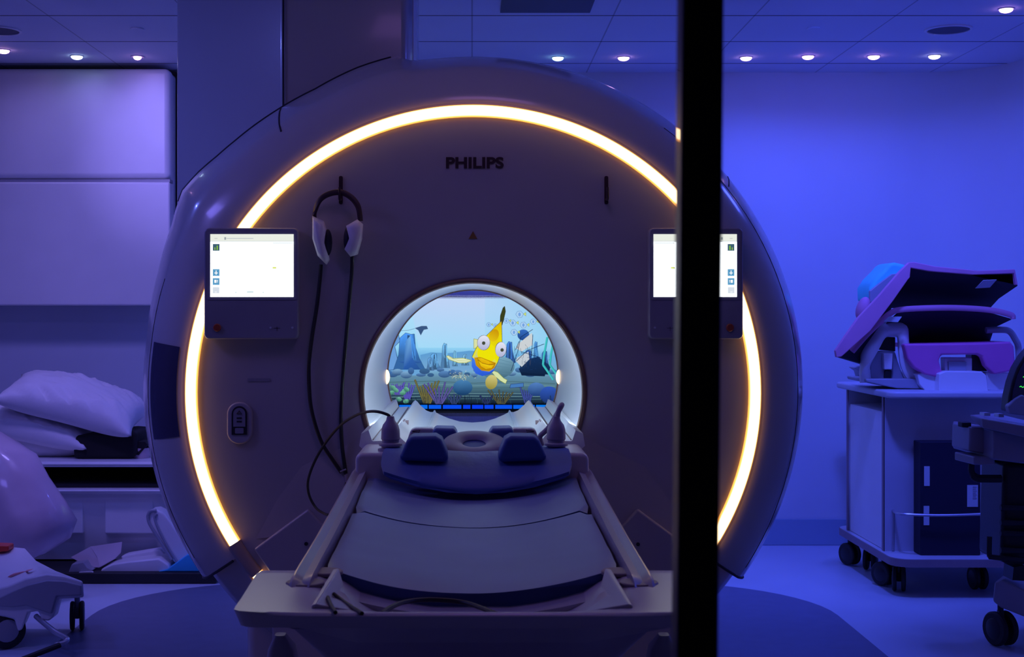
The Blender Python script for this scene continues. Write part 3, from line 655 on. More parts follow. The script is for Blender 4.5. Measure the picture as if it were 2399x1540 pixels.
# sunken ship on the right
ell(1166, 862, 40, 26, (126, 172, 196), -.15, col2=(70, 110, 130))
for k in range(5): stroke([(1134+k*4, 846+k*8), (1168, 842+k*8), (1200, 850+k*7)], .9, (90, 134, 156))
poly([(1215, 864), (1226, 858), (1282, 862), (1276, 882), (1222, 880)], (14, 34, 66)); poly([(1218, 846), (1260, 836), (1290, 858), (1284, 878), (1218, 872)], [(30, 60, 110), (20, 50, 96), (24, 54, 96), (16, 36, 66), (18, 40, 76)])
ell(1226, 785, 14, 13, (56, 110, 196), col2=(30, 70, 140)); poly([(1214, 806), (1246, 780), (1248, 808), (1222, 824), (1208, 816)], (206, 212, 216)); poly([(1212, 838), (1238, 824), (1240, 842), (1222, 860), (1208, 846)], (196, 206, 216))
for l_ in (((1197, 870), (1212, 826), (1220, 790), (1248, 772)), ((1210, 846), (1234, 822), (1275, 806)), ((1208, 820), (1216, 800)), ((1236, 866), (1246, 824), (1248, 784)), ((1266, 838), (1220, 824))): stroke(l_, 1.3, (20, 44, 90))
for _ in range(26): x = R.uniform(1204, 1244); y = R.uniform(806, 850); stroke([(x, y), (x+R.uniform(-2, 3), y+R.uniform(4, 14))], .6, (60, 70, 96))
for _ in range(20): x = R.uniform(1206, 1290); y = R.uniform(826, 866); stroke([(x, y), (x+R.uniform(-10, 10), y+R.uniform(-6, 6))], .8, (24, 54, 104))
# weed ribbons
for off in (0, 16):
    pts = [(1282+off, 790), (1274+off, 835), (1272+off, 855), (1284+off, 872), (1296+off, 890)]; stroke(pts, 5, (64, 196, 196)); stroke([(x+2, y) for x, y in pts], 1, (40, 130, 150))
# striped little fish
for x, y, s in ((1217, 737, 1), (1201, 757, .9), (1186, 752, .7), (1226, 762, .9), (1204, 779, .9), (1249, 754, .8), (1145, 761, .6), (1160, 763, .5)):
    outlined([(x-9*s, y), (x-5*s, y-7*s), (x+3*s, y-8*s), (x+9*s, y-1), (x+5*s, y+7*s), (x-3*s, y+8*s)], (176, 212, 246), (76, 124, 190), .7); ell(x, y, 3*s, 4.5*s, (116, 164, 228))
    outlined([(x+9*s, y-1), (x+15*s, y-5*s), (x+15*s, y+4*s)], (214, 228, 120), (110, 140, 90), .6)
# ray
poly([(972, 769), (988, 764), (1000, 764), (1003, 771), (993, 773), (986, 786), (980, 774)], (58, 86, 130)); stroke([(972, 770), (958, 774), (940, 775)], .8, (70, 100, 150))
# sand foreground
for k in range(7): stroke([(905, 896+k*7), (1010, 893+k*7), (1110, 898+k*6), (1200, 894+k*7), (1300, 899+k*6)], 1.4, R.choice([(110, 150, 160), (40, 66, 84), (70, 104, 116)]))
ell(1084, 908, 23, 18, (74, 132, 184), col2=(22, 60, 104))
for _ in range(90): x = 1079+R.gauss(0, 11); y = 881+R.gauss(0, 4.5); stroke([(x, y), (x+R.uniform(-4, 4), y+R.uniform(-4, 4))], .7, R.choice([(196, 208, 170), (120, 146, 120), (220, 226, 200)]))
def weed(x, y, n, h_, col, sp=.9, wd=3.2):
    for k in range(n):
        a = (-.5+k/(n-1))*sp; hh = h_*R.uniform(.7, 1); x0_ = x+(k-n/2)*2
        pts = [(x0_, y), (x0_+math.sin(a)*hh*.5, y-hh*.55), (x0_+math.sin(a)*hh*.9, y-hh)]
        stroke(pts, wd+1.2, tuple(v*.4 for v in col)); stroke(pts, wd, col)
weed(1002, 945, 8, 56, (112, 108, 66)); weed(1030, 946, 7, 52, (90, 86, 158), 1.6); weed(934, 925, 6, 30, (98, 92, 190), .8); weed(956, 935, 6, 38, (92, 88, 196), .8, 2.6)
weed(1065, 946, 5, 26, (54, 70, 120), 1.6); weed(1175, 946, 8, 34, (92, 92, 66), 2.0, 2.2); weed(1236, 944, 6, 40, (64, 80, 160), .7, 3); weed(1140, 946, 4, 20, (40, 50, 100), 1.4)
for x, y in ((922, 908), (928, 914), (918, 920), (948, 916), (953, 912), (944, 921), (935, 935), (952, 940)): ell(x, y, 7, 5, (116, 190, 160), R.uniform(-.6, .6), col2=(50, 110, 96))
ell(1256, 912, 20, 16, (84, 130, 196), col2=(30, 60, 120)); ell(1286, 925, 22, 20, (50, 90, 190), col2=(26, 50, 110)); outlined([(1196, 900), (1226, 897), (1226, 906), (1194, 909)], (70, 124, 190)); ell(1100, 940, 0.1, .1, (0, 0, 0))
poly([(880, 930), (1330, 930), (1330, 946), (880, 946)], [(20, 34, 54), (20, 34, 60), (8, 14, 28), (8, 14, 28)]) if 0 else None
for _ in range(60): x = R.uniform(905, 1300); stroke([(x, 945), (x+R.uniform(-4, 4), R.uniform(924, 938))], 1, R.choice([(22, 44, 70), (40, 70, 96), (14, 26, 46)]))
# plain yellow fish
Yl, Yd = (236, 232, 10), (214, 160, 8)
outlined([(1105, 845), (1092, 850), (1075, 850), (1052, 842), (1046, 835), (1050, 833), (1062, 840), (1085, 839), (1100, 843)], (226, 236, 200), (170, 180, 30), 1.1)
stroke([(1052, 838), (1075, 845), (1098, 846)], .8, (190, 196, 90))
outlined([(1155, 868), (1166, 872), (1180, 886), (1188, 890), (1184, 899), (1172, 892), (1160, 882), (1152, 872)], (214, 228, 170), (120, 140, 60), 1)
ell(1151, 895, 14, 17, (214, 204, 130), .2, col2=(150, 140, 60)); outlined([(1110, 794), (1121, 796), (1119, 814), (1110, 817)], (220, 226, 170), (150, 160, 40), 1)
outlined([(1171, 759), (1172, 740), (1178, 722), (1182, 718), (1184, 730), (1180, 748), (1176, 762)], (60, 66, 30), (40, 44, 24), 1)
outlined([(1175, 752), (1176, 800), (1172, 830), (1166, 848), (1158, 864), (1146, 876), (1130, 880), (1116, 874), (1106, 858), (1106, 836), (1114, 818), (1126, 800), (1144, 782), (1162, 764)], [(220, 180, 10), Yl, Yl, Yl, (60, 110, 220), (50, 100, 224), (60, 110, 224), (60, 120, 230), (70, 130, 230), Yl, Yl, Yl, Yd, (226, 190, 10)], (60, 70, 70), 1)
ell(1157, 786, 11, 15, (206, 150, 10), .4, col2=(230, 200, 20)); ell(1140, 828, 22, 24, (240, 230, 10), .2)
poly([(1106, 836), (1112, 842), (1116, 856), (1128, 868), (1146, 871), (1160, 862), (1156, 870), (1146, 877), (1130, 881), (1114, 875), (1105, 858)], [(60, 120, 240), (70, 130, 240), (60, 110, 230), (50, 100, 224), (50, 100, 224), (60, 120, 230), (40, 90, 210), (40, 86, 200), (40, 90, 214), (50, 100, 224), (60, 110, 230)])
poly([(1111, 838), (1124, 836), (1162, 850), (1158, 862), (1146, 870), (1128, 868), (1115, 856)], [(206, 150, 10), (226, 176, 12), (216, 160, 10), (196, 140, 10), (200, 150, 10), (196, 140, 10), (200, 146, 10)])
outlined([(1117, 839), (1128, 838), (1144, 845), (1160, 852), (1144, 854), (1128, 850)], [(226, 176, 14), (240, 200, 20), (238, 190, 16), (216, 160, 10), (232, 184, 14), (222, 170, 10)], (150, 100, 10), .9)
outlined([(1119, 843), (1130, 851), (1146, 855), (1159, 854), (1152, 863), (1138, 865), (1126, 859)], [(232, 186, 14), (244, 210, 20), (246, 214, 24), (226, 176, 10), (232, 184, 14), (240, 200, 20), (226, 176, 12)], (150, 100, 10), .9)
for x, y, rx, ry, ix, iy in ((1133, 803, 14.5, 17, 1133, 804), (1173, 819, 12.5, 17.5, 1176, 820)): ell(x, y, rx+.7, ry+.7, (40, 50, 90)); ell(x, y, rx, ry, (232, 234, 250), .1, 24, (176, 180, 214)); ell(ix, iy, 4, 4.2, (70, 76, 60))
for i in range(140): x = 880+i*3.2; poly([(x, 692), (x+1.1, 692), (x+.9, 698), (x-.2, 698)], (150, 160, 220))  # pale teeth painted in for the moire along the top edge
# blue tiles of the lower bar
poly([(880, 946), (1330, 946), (1330, 962), (880, 962)], (4, 8, 20))
xs = [880, 933, 984, 1003, 1035, 1037, 1082, 1085, 1102, 1106, 1132, 1135, 1156, 1159, 1199, 1202, 1330]
for i in range(0, 16, 1):
    pass
for x0_, x1_ in ((880, 933), (936, 1002), (1005, 1034), (1038, 1081), (1085, 1102), (1106, 1132), (1135, 1156), (1160, 1199), (1202, 1252), (1255, 1330)):
    k = abs((x0_+x1_)/2-1110)/200; poly([(x0_, 948), (x1_, 948), (x1_, 957), (x0_, 957)], (10, 60+int(70*k), 240))
paint_mesh('picture', PL, vcmat('picture_glow', 1.0), tv, TY, .00004)
# ================================================================== LEFT SIDE
# tall wall cupboard
wc = thing('wall_cabinet', 'tall white wall cabinet with two stacked doors left of the scanner', 'cabinet', (-2.35, 7.75, 1.37))
fx = -1.660
b = B(); box(b, -3.3, fx-.012, 7.66, 7.895, 1.372, 2.665); obj('carcass', b, 'cabinet_white', wc, bevel=.02)
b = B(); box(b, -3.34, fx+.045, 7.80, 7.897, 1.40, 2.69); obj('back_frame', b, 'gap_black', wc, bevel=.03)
for z0_, z1_ in ((2.062, 2.672), (1.366, 2.046)):
    b = B(); box(b, -3.3, fx, 7.60, 7.70, z0_, z1_); obj('door', b, 'cabinet_white', wc, bevel=.035 if z0_ > 2 else .012, seg=5)
b = B(); box(b, -3.3, fx-.003, 7.612, 7.69, 2.046, 2.062); obj('door_gap', b, 'panel_grey', wc)
b = B(); tube(b, [(fx+.048, 7.84, 1.75), (fx+.048, 7.84, 2.45)], .006, 8)
for i in range(60): z = 1.75+i*.0118; tube(b, [(fx+.048, 7.84, z), (fx+.048, 7.84, z+.004)], .0085, 8)
setp(obj('ribbed_conduit', b, 'panel_grey'), 'thin ribbed grey conduit running up the right side of the wall cabinet', 'conduit')
# low bench
lb = thing('storage_bench', 'low white storage bench with open black slot beneath its top, left of the scanner', 'bench', (-2.3, 7.2, 0))
bx0, bx1 = -3.3, -1.45
b = B(); loft(b, [[Vector((x, y, z)) for y, z in ((7.0, .545), (6.99, .560), (7.0, .572), (7.88, .572), (7.88, .545))] for x in (bx0, bx1)]); obj('worktop', b, 'white_plastic', lb)
b = B(); box(b, bx0, bx1, 7.86, 7.885, .05, .55); box(b, bx0, bx1, 7.05, 7.88, .43, .455); obj('slot_liner', b, 'gap_black', lb)
b = B(); box(b, bx1-.004, bx1+.012, 7.02, 7.88, .03, .545); obj('side_panel', b, 'gap_black', lb)
b = B(); rings = []
for z, y, e in ((.06, 7.10, .0), (.25, 7.06, 0), (.405, 7.03, 0), (.41, 6.995, .015), (.425, 6.985, .02), (.432, 6.99, .02), (.434, 7.04, .01)):
    rings.append([Vector((bx0, 7.8, z)), Vector((bx0, y, z)), Vector((bx1-.06+e, y, z)), Vector((bx1-.03+e, y+.03, z)), Vector((bx1-.03+e, 7.8, z))])
loft(b, rings); obj('front_tub', b, 'white_plastic', lb, bevel=.005)
b = B(); box(b, -2.35, -1.98, 7.035, 7.08, .20, .40); box(b, -1.87, -1.62, 7.035, 7.08, .20, .40); obj('front_pocket', b, 'white_plastic', lb, bevel=.01)
b = B(); box(b, bx0, bx1+.20, 6.76, 7.80, 0.003, .052); obj('plinth', b, 'gap_black', lb, bevel=.004)
# pillows
def pillow(name, label, c, L, W, H, rx, ry, rz, seed, m_='pillow_cotton', bend=0, group=None):
    t = bpy.data.objects.new(name, None); b = B(); n = 40; R_ = Matrix.Rotation(rz, 3, 'Z') @ Matrix.Rotation(ry, 3, 'Y') @ Matrix.Rotation(rx, 3, 'X'); top = {}; bot = {}
    bpy.data.objects.remove(t)
    for i in range(n+1):
        for j in range(n+1):
            u, v = -1+2*i/n, -1+2*j/n; k = (1-abs(u)**3.2)*(1-abs(v)**3.2); k = max(0, k)**.52
            pin = 1-.10*(1-abs(v)**2)*abs(u)**5; pin2 = 1-.12*(1-abs(u)**2)*abs(v)**5
            x, y = u*L/2*pin, v*W/2*pin2
            nz = noise.noise(Vector((u*2.2+seed, v*2.2, seed)))*.10+abs(noise.noise(Vector((u*8+v*6+seed, (v-u*.3)*2.2, seed))))*-.36*(abs(v)**1.2*.9+.2)
            for s, dct in ((1, top), (-1, bot)):
                if s < 0 and (i in (0, n) or j in (0, n)): dct[i, j] = top[i, j]; continue
                z = s*H/2*k*(1+nz*2 if s > 0 else 1)-bend*u*u
                dct[i, j] = b.verts.new(Vector(c)+R_ @ Vector((x, y, z)))
    for i in range(n):
        for j in range(n):
            face(b, [top[i, j], top[i+1, j], top[i+1, j+1], top[i, j+1]])
            q4 = [bot[i, j], bot[i, j+1], bot[i+1, j+1], bot[i+1, j]]
            if len(set(q4)) == 4: face(b, q4)
    o = obj(name, b, m_, sharp=180); return setp(o, label, 'pillow' if 'pillow' in name else 'cushion', group)
p = P(178, 936, 7.25); pillow('pillow', 'plump white pillow on top of the pile, slanting down to the right', p, .74, .46, .20, .25, .26, .03, 1.3, bend=.03)
p = P(66, 984, 7.32); pillow('pillow', 'white pillow in the middle of the pile, half covered by the top one', p, .78, .46, .17, .18, .20, .0, 5.1, bend=.02)
p = P(60, 1028, 7.40); pillow('pillow', 'lowest white pillow of the pile, lying flat on the storage bench', (p.x, p.y, .645), .86, .44, .15, .05, .03, 0, 9.7)
b = B(); c = P(242, 1026, 7.1); loft(b, [[Vector((c.x+x, 7.12, .5735+z)) for x, z in ((-.16, .0), (-.165, .10), (-.14, .12), (.10, .145), (.165, .140), (.165, .03), (.14, .0))], [Vector((c.x+x, 7.45, .5735+z)) for x, z in ((-.16, .0), (-.165, .10), (-.14, .12), (.10, .145), (.165, .140), (.165, .03), (.14, .0))]])
fo = thing('foam_block', 'black foam block under the end of the top pillow', 'foam block', (c.x, 7.3, .573)); obj('block', b, 'black_foam', fo, bevel=.02)
b = B(); loft(b, [[Vector((c.x+.10, 7.15, .60)), Vector((c.x+.17, 7.15, .59)), Vector((c.x+.215, 7.15, .645)), Vector((c.x+.20, 7.15, .66)), Vector((c.x+.11, 7.15, .66))], [Vector((c.x+.10, 7.3, .60)), Vector((c.x+.17, 7.3, .59)), Vector((c.x+.215, 7.3, .645)), Vector((c.x+.20, 7.3, .66)), Vector((c.x+.11, 7.3, .66))]]); obj('strap_end', b, 'black_foam', fo)
b = B(); lathe_z(b, [(.0001, 0), (.045, 0), (.052, .05), (.05, .052), (.043, .004), (.0001, .004)], (P(330, 0, 7.2).x, 7.2, .573), 24); setp(obj('clear_cup', b, 'clear_film'), 'small translucent cup at the right end of the storage bench top', 'cup')
# plastic bag
b = B(); rings = []
path = [(-62, 1005, 50, 6.5), (-36, 1040, 74, 6.46), (-8, 1090, 90, 6.42), (20, 1145, 98, 6.4), (46, 1200, 104, 6.38), (64, 1245, 104, 6.36), (66, 1285, 88, 6.36), (58, 1316, 58, 6.38), (50, 1332, 20, 6.4)]
for i, (x, y, r_, d) in enumerate(path):
    c = P(x, y, d); rr = r_/F*d; ring = []
    for k in range(32):
        a = 2*PI*k/32; w_ = 1+.13*noise.noise(Vector((math.cos(a)*2, math.sin(a)*2, i*.45)))
        ring.append(c+Vector((math.cos(a)*rr*w_, math.sin(a)*rr*.8*w_, (.05*math.cos(a) if i > 1 else 0)+.01*noise.noise(Vector((a*3, i, 1))))))
    rings.append(ring)
loft(b, rings); setp(obj('plastic_bag', b, 'clear_film', sharp=180), 'bulging translucent pinkish plastic bag slumped behind the wheeled base', 'bag')
# coils lying on the plinth
ZP = .052
def onz(px, py, z): d = (CH-z)*F/(py-VY); return Vector(((px-VX)/F*d, d, z))
b = B()
rings = []
for i in range(15):
    t = i/14; a = PI*t
    rings.append(None)
outer = []; 
arch = thing('curved_coil', 'tall curved pale coil shell leaning against the scanner flank', 'imaging coil', (-1.52, 6.9, ZP))
b = B()
A = [(420, 1332), (395, 1305), (368, 1262), (345, 1222), (342, 1205), (350, 1196), (366, 1194), (384, 1203), (402, 1226), (425, 1262), (448, 1300), (462, 1332)]
prism(b, A, 6.86, 6.98); obj('coil_shell', b, 'white_plastic', arch, bevel=.014)
b = B(); tube(b, spline([P(x, y, 6.855) for x, y in ((424, 1330), (398, 1290), (374, 1246), (362, 1214), (368, 1204))], 6), .006, 8); tube(b, spline([P(x, y, 6.855) for x, y in ((366, 1196), (350, 1200), (348, 1222), (372, 1264), (402, 1312))], 6), .008, 8); obj('coil_ridge', b, 'grey_plastic', arch)
fc = thing('flat_coil', 'flat pale coil shell lying on the black plinth below the bench', 'imaging coil', (-1.8, 6.95, ZP))
b = B(); prism(b, [(232, 1346), (238, 1334), (262, 1322), (300, 1316), (372, 1309), (395, 1324), (398, 1338), (356, 1345)], 6.82, 7.02); obj('body', b, 'white_plastic', fc, bevel=.01)
b = B(); prism(b, [(280, 1306), (295, 1300), (374, 1287), (386, 1300), (390, 1324), (300, 1330)], 6.95, 7.03); obj('end_cap', b, 'pillow_cotton', fc, bevel=.01)
ct = thing('folded_tray', 'thin translucent folded plastic tray standing open beside the flat coil', 'tray', (-2.0, 6.9, ZP))
b = B(); plate(b, [(166, 1306, 6.98), (212, 1281, 6.98), (232, 1310, 6.9), (232, 1330, 6.85), (206, 1328, 6.85)], .004); obj('left_wing', b, 'clear_tray', ct)
b = B(); plate(b, [(212, 1281, 6.98), (286, 1270, 6.98), (283, 1295, 6.94), (268, 1310, 6.9), (232, 1330, 6.85), (228, 1306, 6.9)], .004); obj('right_wing', b, 'clear_tray', ct)
b = B(); prism(b, [(158, 1346), (168, 1322), (196, 1317), (204, 1330), (218, 1336), (206, 1349)], 6.80, 6.88); obj('foot', b, 'grey_plastic', ct, bevel=.006)
b = B(); prism(b, [(170, 1349), (172, 1343), (214, 1340), (222, 1345), (210, 1352)], 6.78, 6.80); obj('lip', b, 'white_plastic', ct)
b = B(); loft(b, [[Vector((x, 6.80, z)) for x, z in ((-1.545, ZP), (-1.50, ZP+.012), (-1.40, ZP+.085), (-1.20, ZP+.10), (-1.20, ZP))], [Vector((x, 7.1, z)) for x, z in ((-1.545, ZP), (-1.50, ZP+.012), (-1.40, ZP+.085), (-1.20, ZP+.10), (-1.20, ZP))]]); setp(obj('wedge_cushion', b, 'sky_vinyl', bevel=.006), 'bright blue wedge cushion on the black plinth beside the scanner', 'cushion')
# ---- wheeled base, lower left
wb = thing('wheeled_base', 'white plastic wheeled equipment base with a red button and foot pedal', 'equipment base', (-1.85, 5.6, 0))
fr_ = [(-160, 1405), (-60, 1392), (18, 1374), (60, 1356), (110, 1345), (150, 1350), (194, 1362), (197, 1400), (136, 1404), (126, 1446), (114, 1456), (97, 1452), (90, 1432), (66, 1436), (52, 1476), (42, 1480), (34, 1452), (12, 1446), (-160, 1436)]
bk = [(-160, 1276), (-60, 1274), (20, 1280), (58, 1284), (84, 1314), (130, 1338), (192, 1362), (194, 1396), (146, 1400), (136, 1440), (124, 1446), (107, 1442), (100, 1424), (76, 1428), (62, 1460), (52, 1464), (44, 1440), (22, 1436), (-160, 1426)]
b = B(); loft(b, [[P(x, y, 5.42) for x, y in fr_], [P(x, y, 5.80) for x, y in bk]]); obj('housing', b, 'white_plastic', wb, bevel=.012)
b = B(); prism(b, [(-40, 1420), (24, 1388), (62, 1372), (110, 1360), (150, 1362), (190, 1372), (190, 1396), (132, 1398), (120, 1440), (60, 1420), (30, 1424)], 5.405, 5.425); obj('side_cover', b, 'grey_plastic', wb, bevel=.006)
b = B(); prism(b, [(-60, 1276), (20, 1279), (20, 1292), (-60, 1300)], 5.72, 5.79); obj('red_button', b, 'orange_plastic', wb, bevel=.006)
b = B(); prism(b, [(18, 1352), (24, 1348), (50, 1341), (72, 1337), (50, 1344), (24, 1353)], 5.50, 5.54); obj('orange_stripe', b, 'salmon_strip', wb)
b = B(); prism(b, [(-60, 1434), (10, 1444), (30, 1454), (-10, 1462), (-60, 1462)], 5.45, 5.6); obj('underside', b, 'orange_plastic', wb)
def caster(parent, c, r, wd, ax, m1='rubber_black', m2='grey_plastic'):
    """twin-wheel caster whose wheel touches the floor; c is the contact point, ax the axle direction"""
    ax = Vector(ax).normalized(); c = Vector(c); hub = c+Vector((0, 0, r)); b = B()
    for s in (-1, 1): lathe_z(b, [(.0001, -wd*.16), (r*.9, -wd*.16), (r, -wd*.08), (r, wd*.08), (r*.9, wd*.16), (.0001, wd*.16)], hub+ax*s*wd*.33, 26, axis=ax)
    k = obj('caster', b, m1, parent)
    b = B()
    for s in (-1, 1): lathe_z(b, [(.0001, 0), (r*.62, 0), (r*.55, wd*.03), (.0001, wd*.04)], hub+ax*s*wd*.49, 20, axis=ax*s)
    lathe_z(b, [(.0001, 0), (.012, 0), (.012, r*.8), (.0001, r*.8)], hub+Vector((0, 0, r*.55)), 12); box(b, hub.x-wd*.14, hub.x+wd*.14, hub.y-wd*.14, hub.y+wd*.14, hub.z-r*.2, hub.z+r*1.05)
    obj('hub', b, m2, k)
caster(wb, (P(181, 1478, 5.77).x, 5.77, .002), .060, .058, (1, .25, 0)); caster(wb, (P(14, 1520, 5.46).x, 5.46, .002), .072, .06, (.55, -1, 0), 'rubber_black', 'grey_plastic')
b = B(); tube(b, spline([P(84, 1444, 5.45), P(100, 1458, 5.42), P(130, 1482, 5.36), P(152, 1494, 5.32), P(157, 1500, 5.30), P(148, 1508, 5.28), P(130, 1512, 5.26)], 6), .0105, 10); obj('pedal_arm', b, 'chrome', wb)
b = B(); p0, p1 = P(140, 1512, 5.25), P(52, 1546, 5.15); tube(b, [p0, p1], .013, 10, flatten=.8); obj('pedal', b, 'rubber_black', wb)
# ================================================================== CEILING FITTINGS
for px, py, col, pw, tx, ty in DOWN:
    d = (CEIL-CH)*F/(VY-py); x = (px-VX)/F*d
    lab = {8: 'violet downlight at the left edge above the wall cabinet', 180: 'bright bluish downlight above the middle of the wall cabinet', 322: 'small violet downlight above the cabinet corner nearest the scanner',
           1307: 'cyan-white downlight just right of the scanner top', 1461: 'violet-white downlight left of the black window bar', 1748: 'violet downlight first to the right of the black window bar', 1893: 'pinkish downlight second to the right of the black window bar',
           2047: 'pinkish downlight third to the right of the black window bar', 2189: 'white-violet downlight last of the row before the room corner', 2357: 'violet downlight nearest the viewer in the upper right ceiling'}[px]
    t = thing('downlight', lab, 'ceiling light', (x, d, CEIL), 'ceiling downlights')
    b = B(); lathe_z(b, [(.0001, 0), (.036, 0), (.034, -.004), (.0001, -.004)], (x, d, CEIL), 20); obj('trim_ring', b, 'lens_ring', t)
    lens = {8: (1, .5, 1), 180: (.55, .75, 1), 322: (.95, .45, 1), 1307: (.4, .8, 1), 1461: (.85, .45, 1), 1748: (.9, .5, 1), 1893: (1, .45, 1), 2047: (1, .5, 1), 2189: (.75, .7, 1), 2357: (.8, .4, 1)}[px]
    b = B(); bmesh.ops.create_uvsphere(b, u_segments=18, v_segments=10, radius=1); k = .7 if px == 322 else 1
    for v in b.verts: v.co = Vector((v.co.x*.030*k, v.co.y*.030*k, v.co.z*.014))+Vector((x, d, CEIL-.006))
    obj('lens', b, emat('downlight_lens', lens, 9), t)
    spot(x, d, CEIL-.03, col, pw, tx, ty)
for px, py, lab in ((-5, 70, 'round recessed ceiling speaker at the left edge'), (2222, 68, 'round recessed ceiling speaker above the right wall')):
    d = (CEIL-CH)*F/(VY-py); x = (px-VX)/F*d; t = thing('ceiling_speaker', lab, 'speaker', (x, d, CEIL), 'ceiling speakers')
    b = B(); lathe_z(b, [(.112, 0), (.112, -.006), (.100, -.008), (.098, 0)], (x, d, CEIL), 40); obj('rim', b, 'white_plastic', t)
    b = B(); lathe_z(b, [(.0001, -.001), (.099, -.001), (.098, -.004), (.0001, -.004)], (x+.004, d, CEIL), 40); obj('grille', b, 'vent_dark', t)
for px, py, lab in ((322, 67, 'small round sprinkler cover in the ceiling above the wall cabinet'), (1907, 65, 'small round sprinkler cover in the ceiling right of the window bar')):
    d = (CEIL-CH)*F/(VY-py); x = (px-VX)/F*d; b = B(); lathe_z(b, [(.0001, 0), (.030, 0), (.034, -.005), (.034, -.007), (.0001, -.008)], (x, d, CEIL), 28)
    setp(obj('sprinkler_cover', b, 'ceiling_tile'), lab, 'sprinkler cover', 'sprinkler covers')
b = B(); x0_, x1_ = P(1172, 28, 6.31).x, P(1382, 28, 6.31).x; box(b, x0_, x1_, 5.75, 6.31, CEIL-.006, CEIL-.001); av = thing('air_vent', 'dark rectangular air vent in the ceiling above the scanner', 'vent', ((x0_+x1_)/2, 6.0, CEIL)); obj('grille', b, 'vent_dark', av)
# ================================================================== RIGHT SIDE: CART
cart = thing('equipment_cart', 'grey-white laminate storage cart on black twin casters by the right wall', 'cart', (2.4, 6.9, 0))
cx0, cx1, cy0, cy1 = 1.965, 2.60, 6.60, 7.25
b = B(); slab_pts = rrect(1.945, 2.95, 6.45, 7.43, .06)
loft(b, [[Vector((x, y, z)) for x, y in slab_pts] for z in (.925, .957)]); obj('top_board', b, 'cart_laminate', cart, bevel=.010)
b = B(); tp = rrect(1.945, 2.72, 6.38, 7.41, .09); loft(b, [[Vector((x, y, z)) for x, y in tp] for z in (.150, .185)]); obj('bottom_board', b, ['wood_edge'], cart)
b = B(); loft(b, [[Vector((x, y, z)) for x, y in rrect(1.948, 2.717, 6.383, 7.407, .088)] for z in (.185, .188)]); obj('tray_surface', b, 'cart_laminate', cart)
b = B(); box(b, cx0, 2.86, cy0, cy0+.02, .188, .925); obj('front_panel', b, 'cart_laminate', cart)
b = B(); box(b, cx0, 2.86, cy1-.02, cy1, .188, .925); obj('back_panel', b, 'cart_laminate', cart)
for y in (cy0, cy1):
    b = B(); box(b, cx0-.004, cx0+.003, y-.022 if y == cy1 else y, y if y == cy1 else y+.022, .188, .925)
    obj('edge_band', b, 'wood_edge', cart)
b = B(); box(b, cx0+.4, cx0+.42, cy0+.02, cy1-.02, .188, .925); box(b, cx0+.02, cx0+.40, cy0+.02, cy1-.02, .80, .815) if 0 else None; obj('inner_partition', b, 'cart_laminate', cart)
b = B(); box(b, cx0+.008, cx0+.38, cy0+.03, cy1-.03, .19, .845); loft(b, [[Vector((cx0+.008, y, .845)), Vector((cx0+.3, y, .845)), Vector((cx0+.3, y, .862 if y > 7 else .848)), Vector((cx0+.01, y, .850))] for y in (cy0+.03, cy1-.03)])
setp(obj('storage_bin', b, 'white_plastic', bevel=.006), 'tall white bin slotted into the open left side of the grey cart', 'bin')
b = B(); tube(b, spline([P(2092, 1196, 6.6), P(2102, 1203, 6.5), P(2130, 1206, 6.45), P(2200, 1208, 6.44), P(2280, 1206, 6.44), P(2318, 1203, 6.45), P(2328, 1200, 6.5), P(2330, 1197, 6.6)], 5), .0065, 8)
tube(b, [P(2094, 1200, 6.59), P(2092, 1290, 6.59)], .005, 8); tube(b, [P(2326, 1204, 6.45), P(2328, 1300, 6.45)], .005, 8); obj('guard_rail', b, 'chrome', cart)
for c, ax in (((1.985, 7.27, .002), (1, .5, 0)), ((1.995, 7.10, .002), (1, -.4, 0)) if 0 else ((2.05, 7.12, .002), (1, -.5, 0)), ((2.0, 6.72, .002), (1, .6, 0)), ((2.03, 6.58, .002), (1, -.3, 0)), ((2.42, 6.62, .002), (1, .1, 0))):
    caster(cart, c, .058, .062, ax, 'rubber_black', 'plastic_black')
# binder box on the tray
bn = thing('flat_case', 'flat navy case with white labels standing behind the cart guard rail', 'case', (P(2225, 1288, 6.5).x, 6.52, .19))
a = P(2156, 1036, 6.48); c = P(2297, 1288, 6.48); b = B(); box(b, a.x, c.x, 6.48, 6.58, .189, a.z); obj('case_body', b, 'navy_fabric', bn, bevel=.004)
for x0_, y0_, x1_, y1_ in ((2165, 1093, 2178, 1139), (2164, 1186, 2177, 1231), (2266, 1137, 2291, 1188)):
    b = B(); u, v = P(x0_, y0_, 6.478), P(x1_, y1_, 6.478); box(b, u.x, v.x, 6.477, 6.481, v.z, u.z)
    if x0_ < 2200: obj('paper_label', b, 'paper_label', bn)
u, v = P(2279, 1140, 6.476), P(2288, 1174, 6.476)
for k in range(7): box(b, u.x, v.x-.003*(k % 2), 6.4755, 6.477, u.z-.009*k-.004, u.z-.009*k-.001, 1)
obj('paper_label', b, ['paper_label', 'panel_grey'], bn)
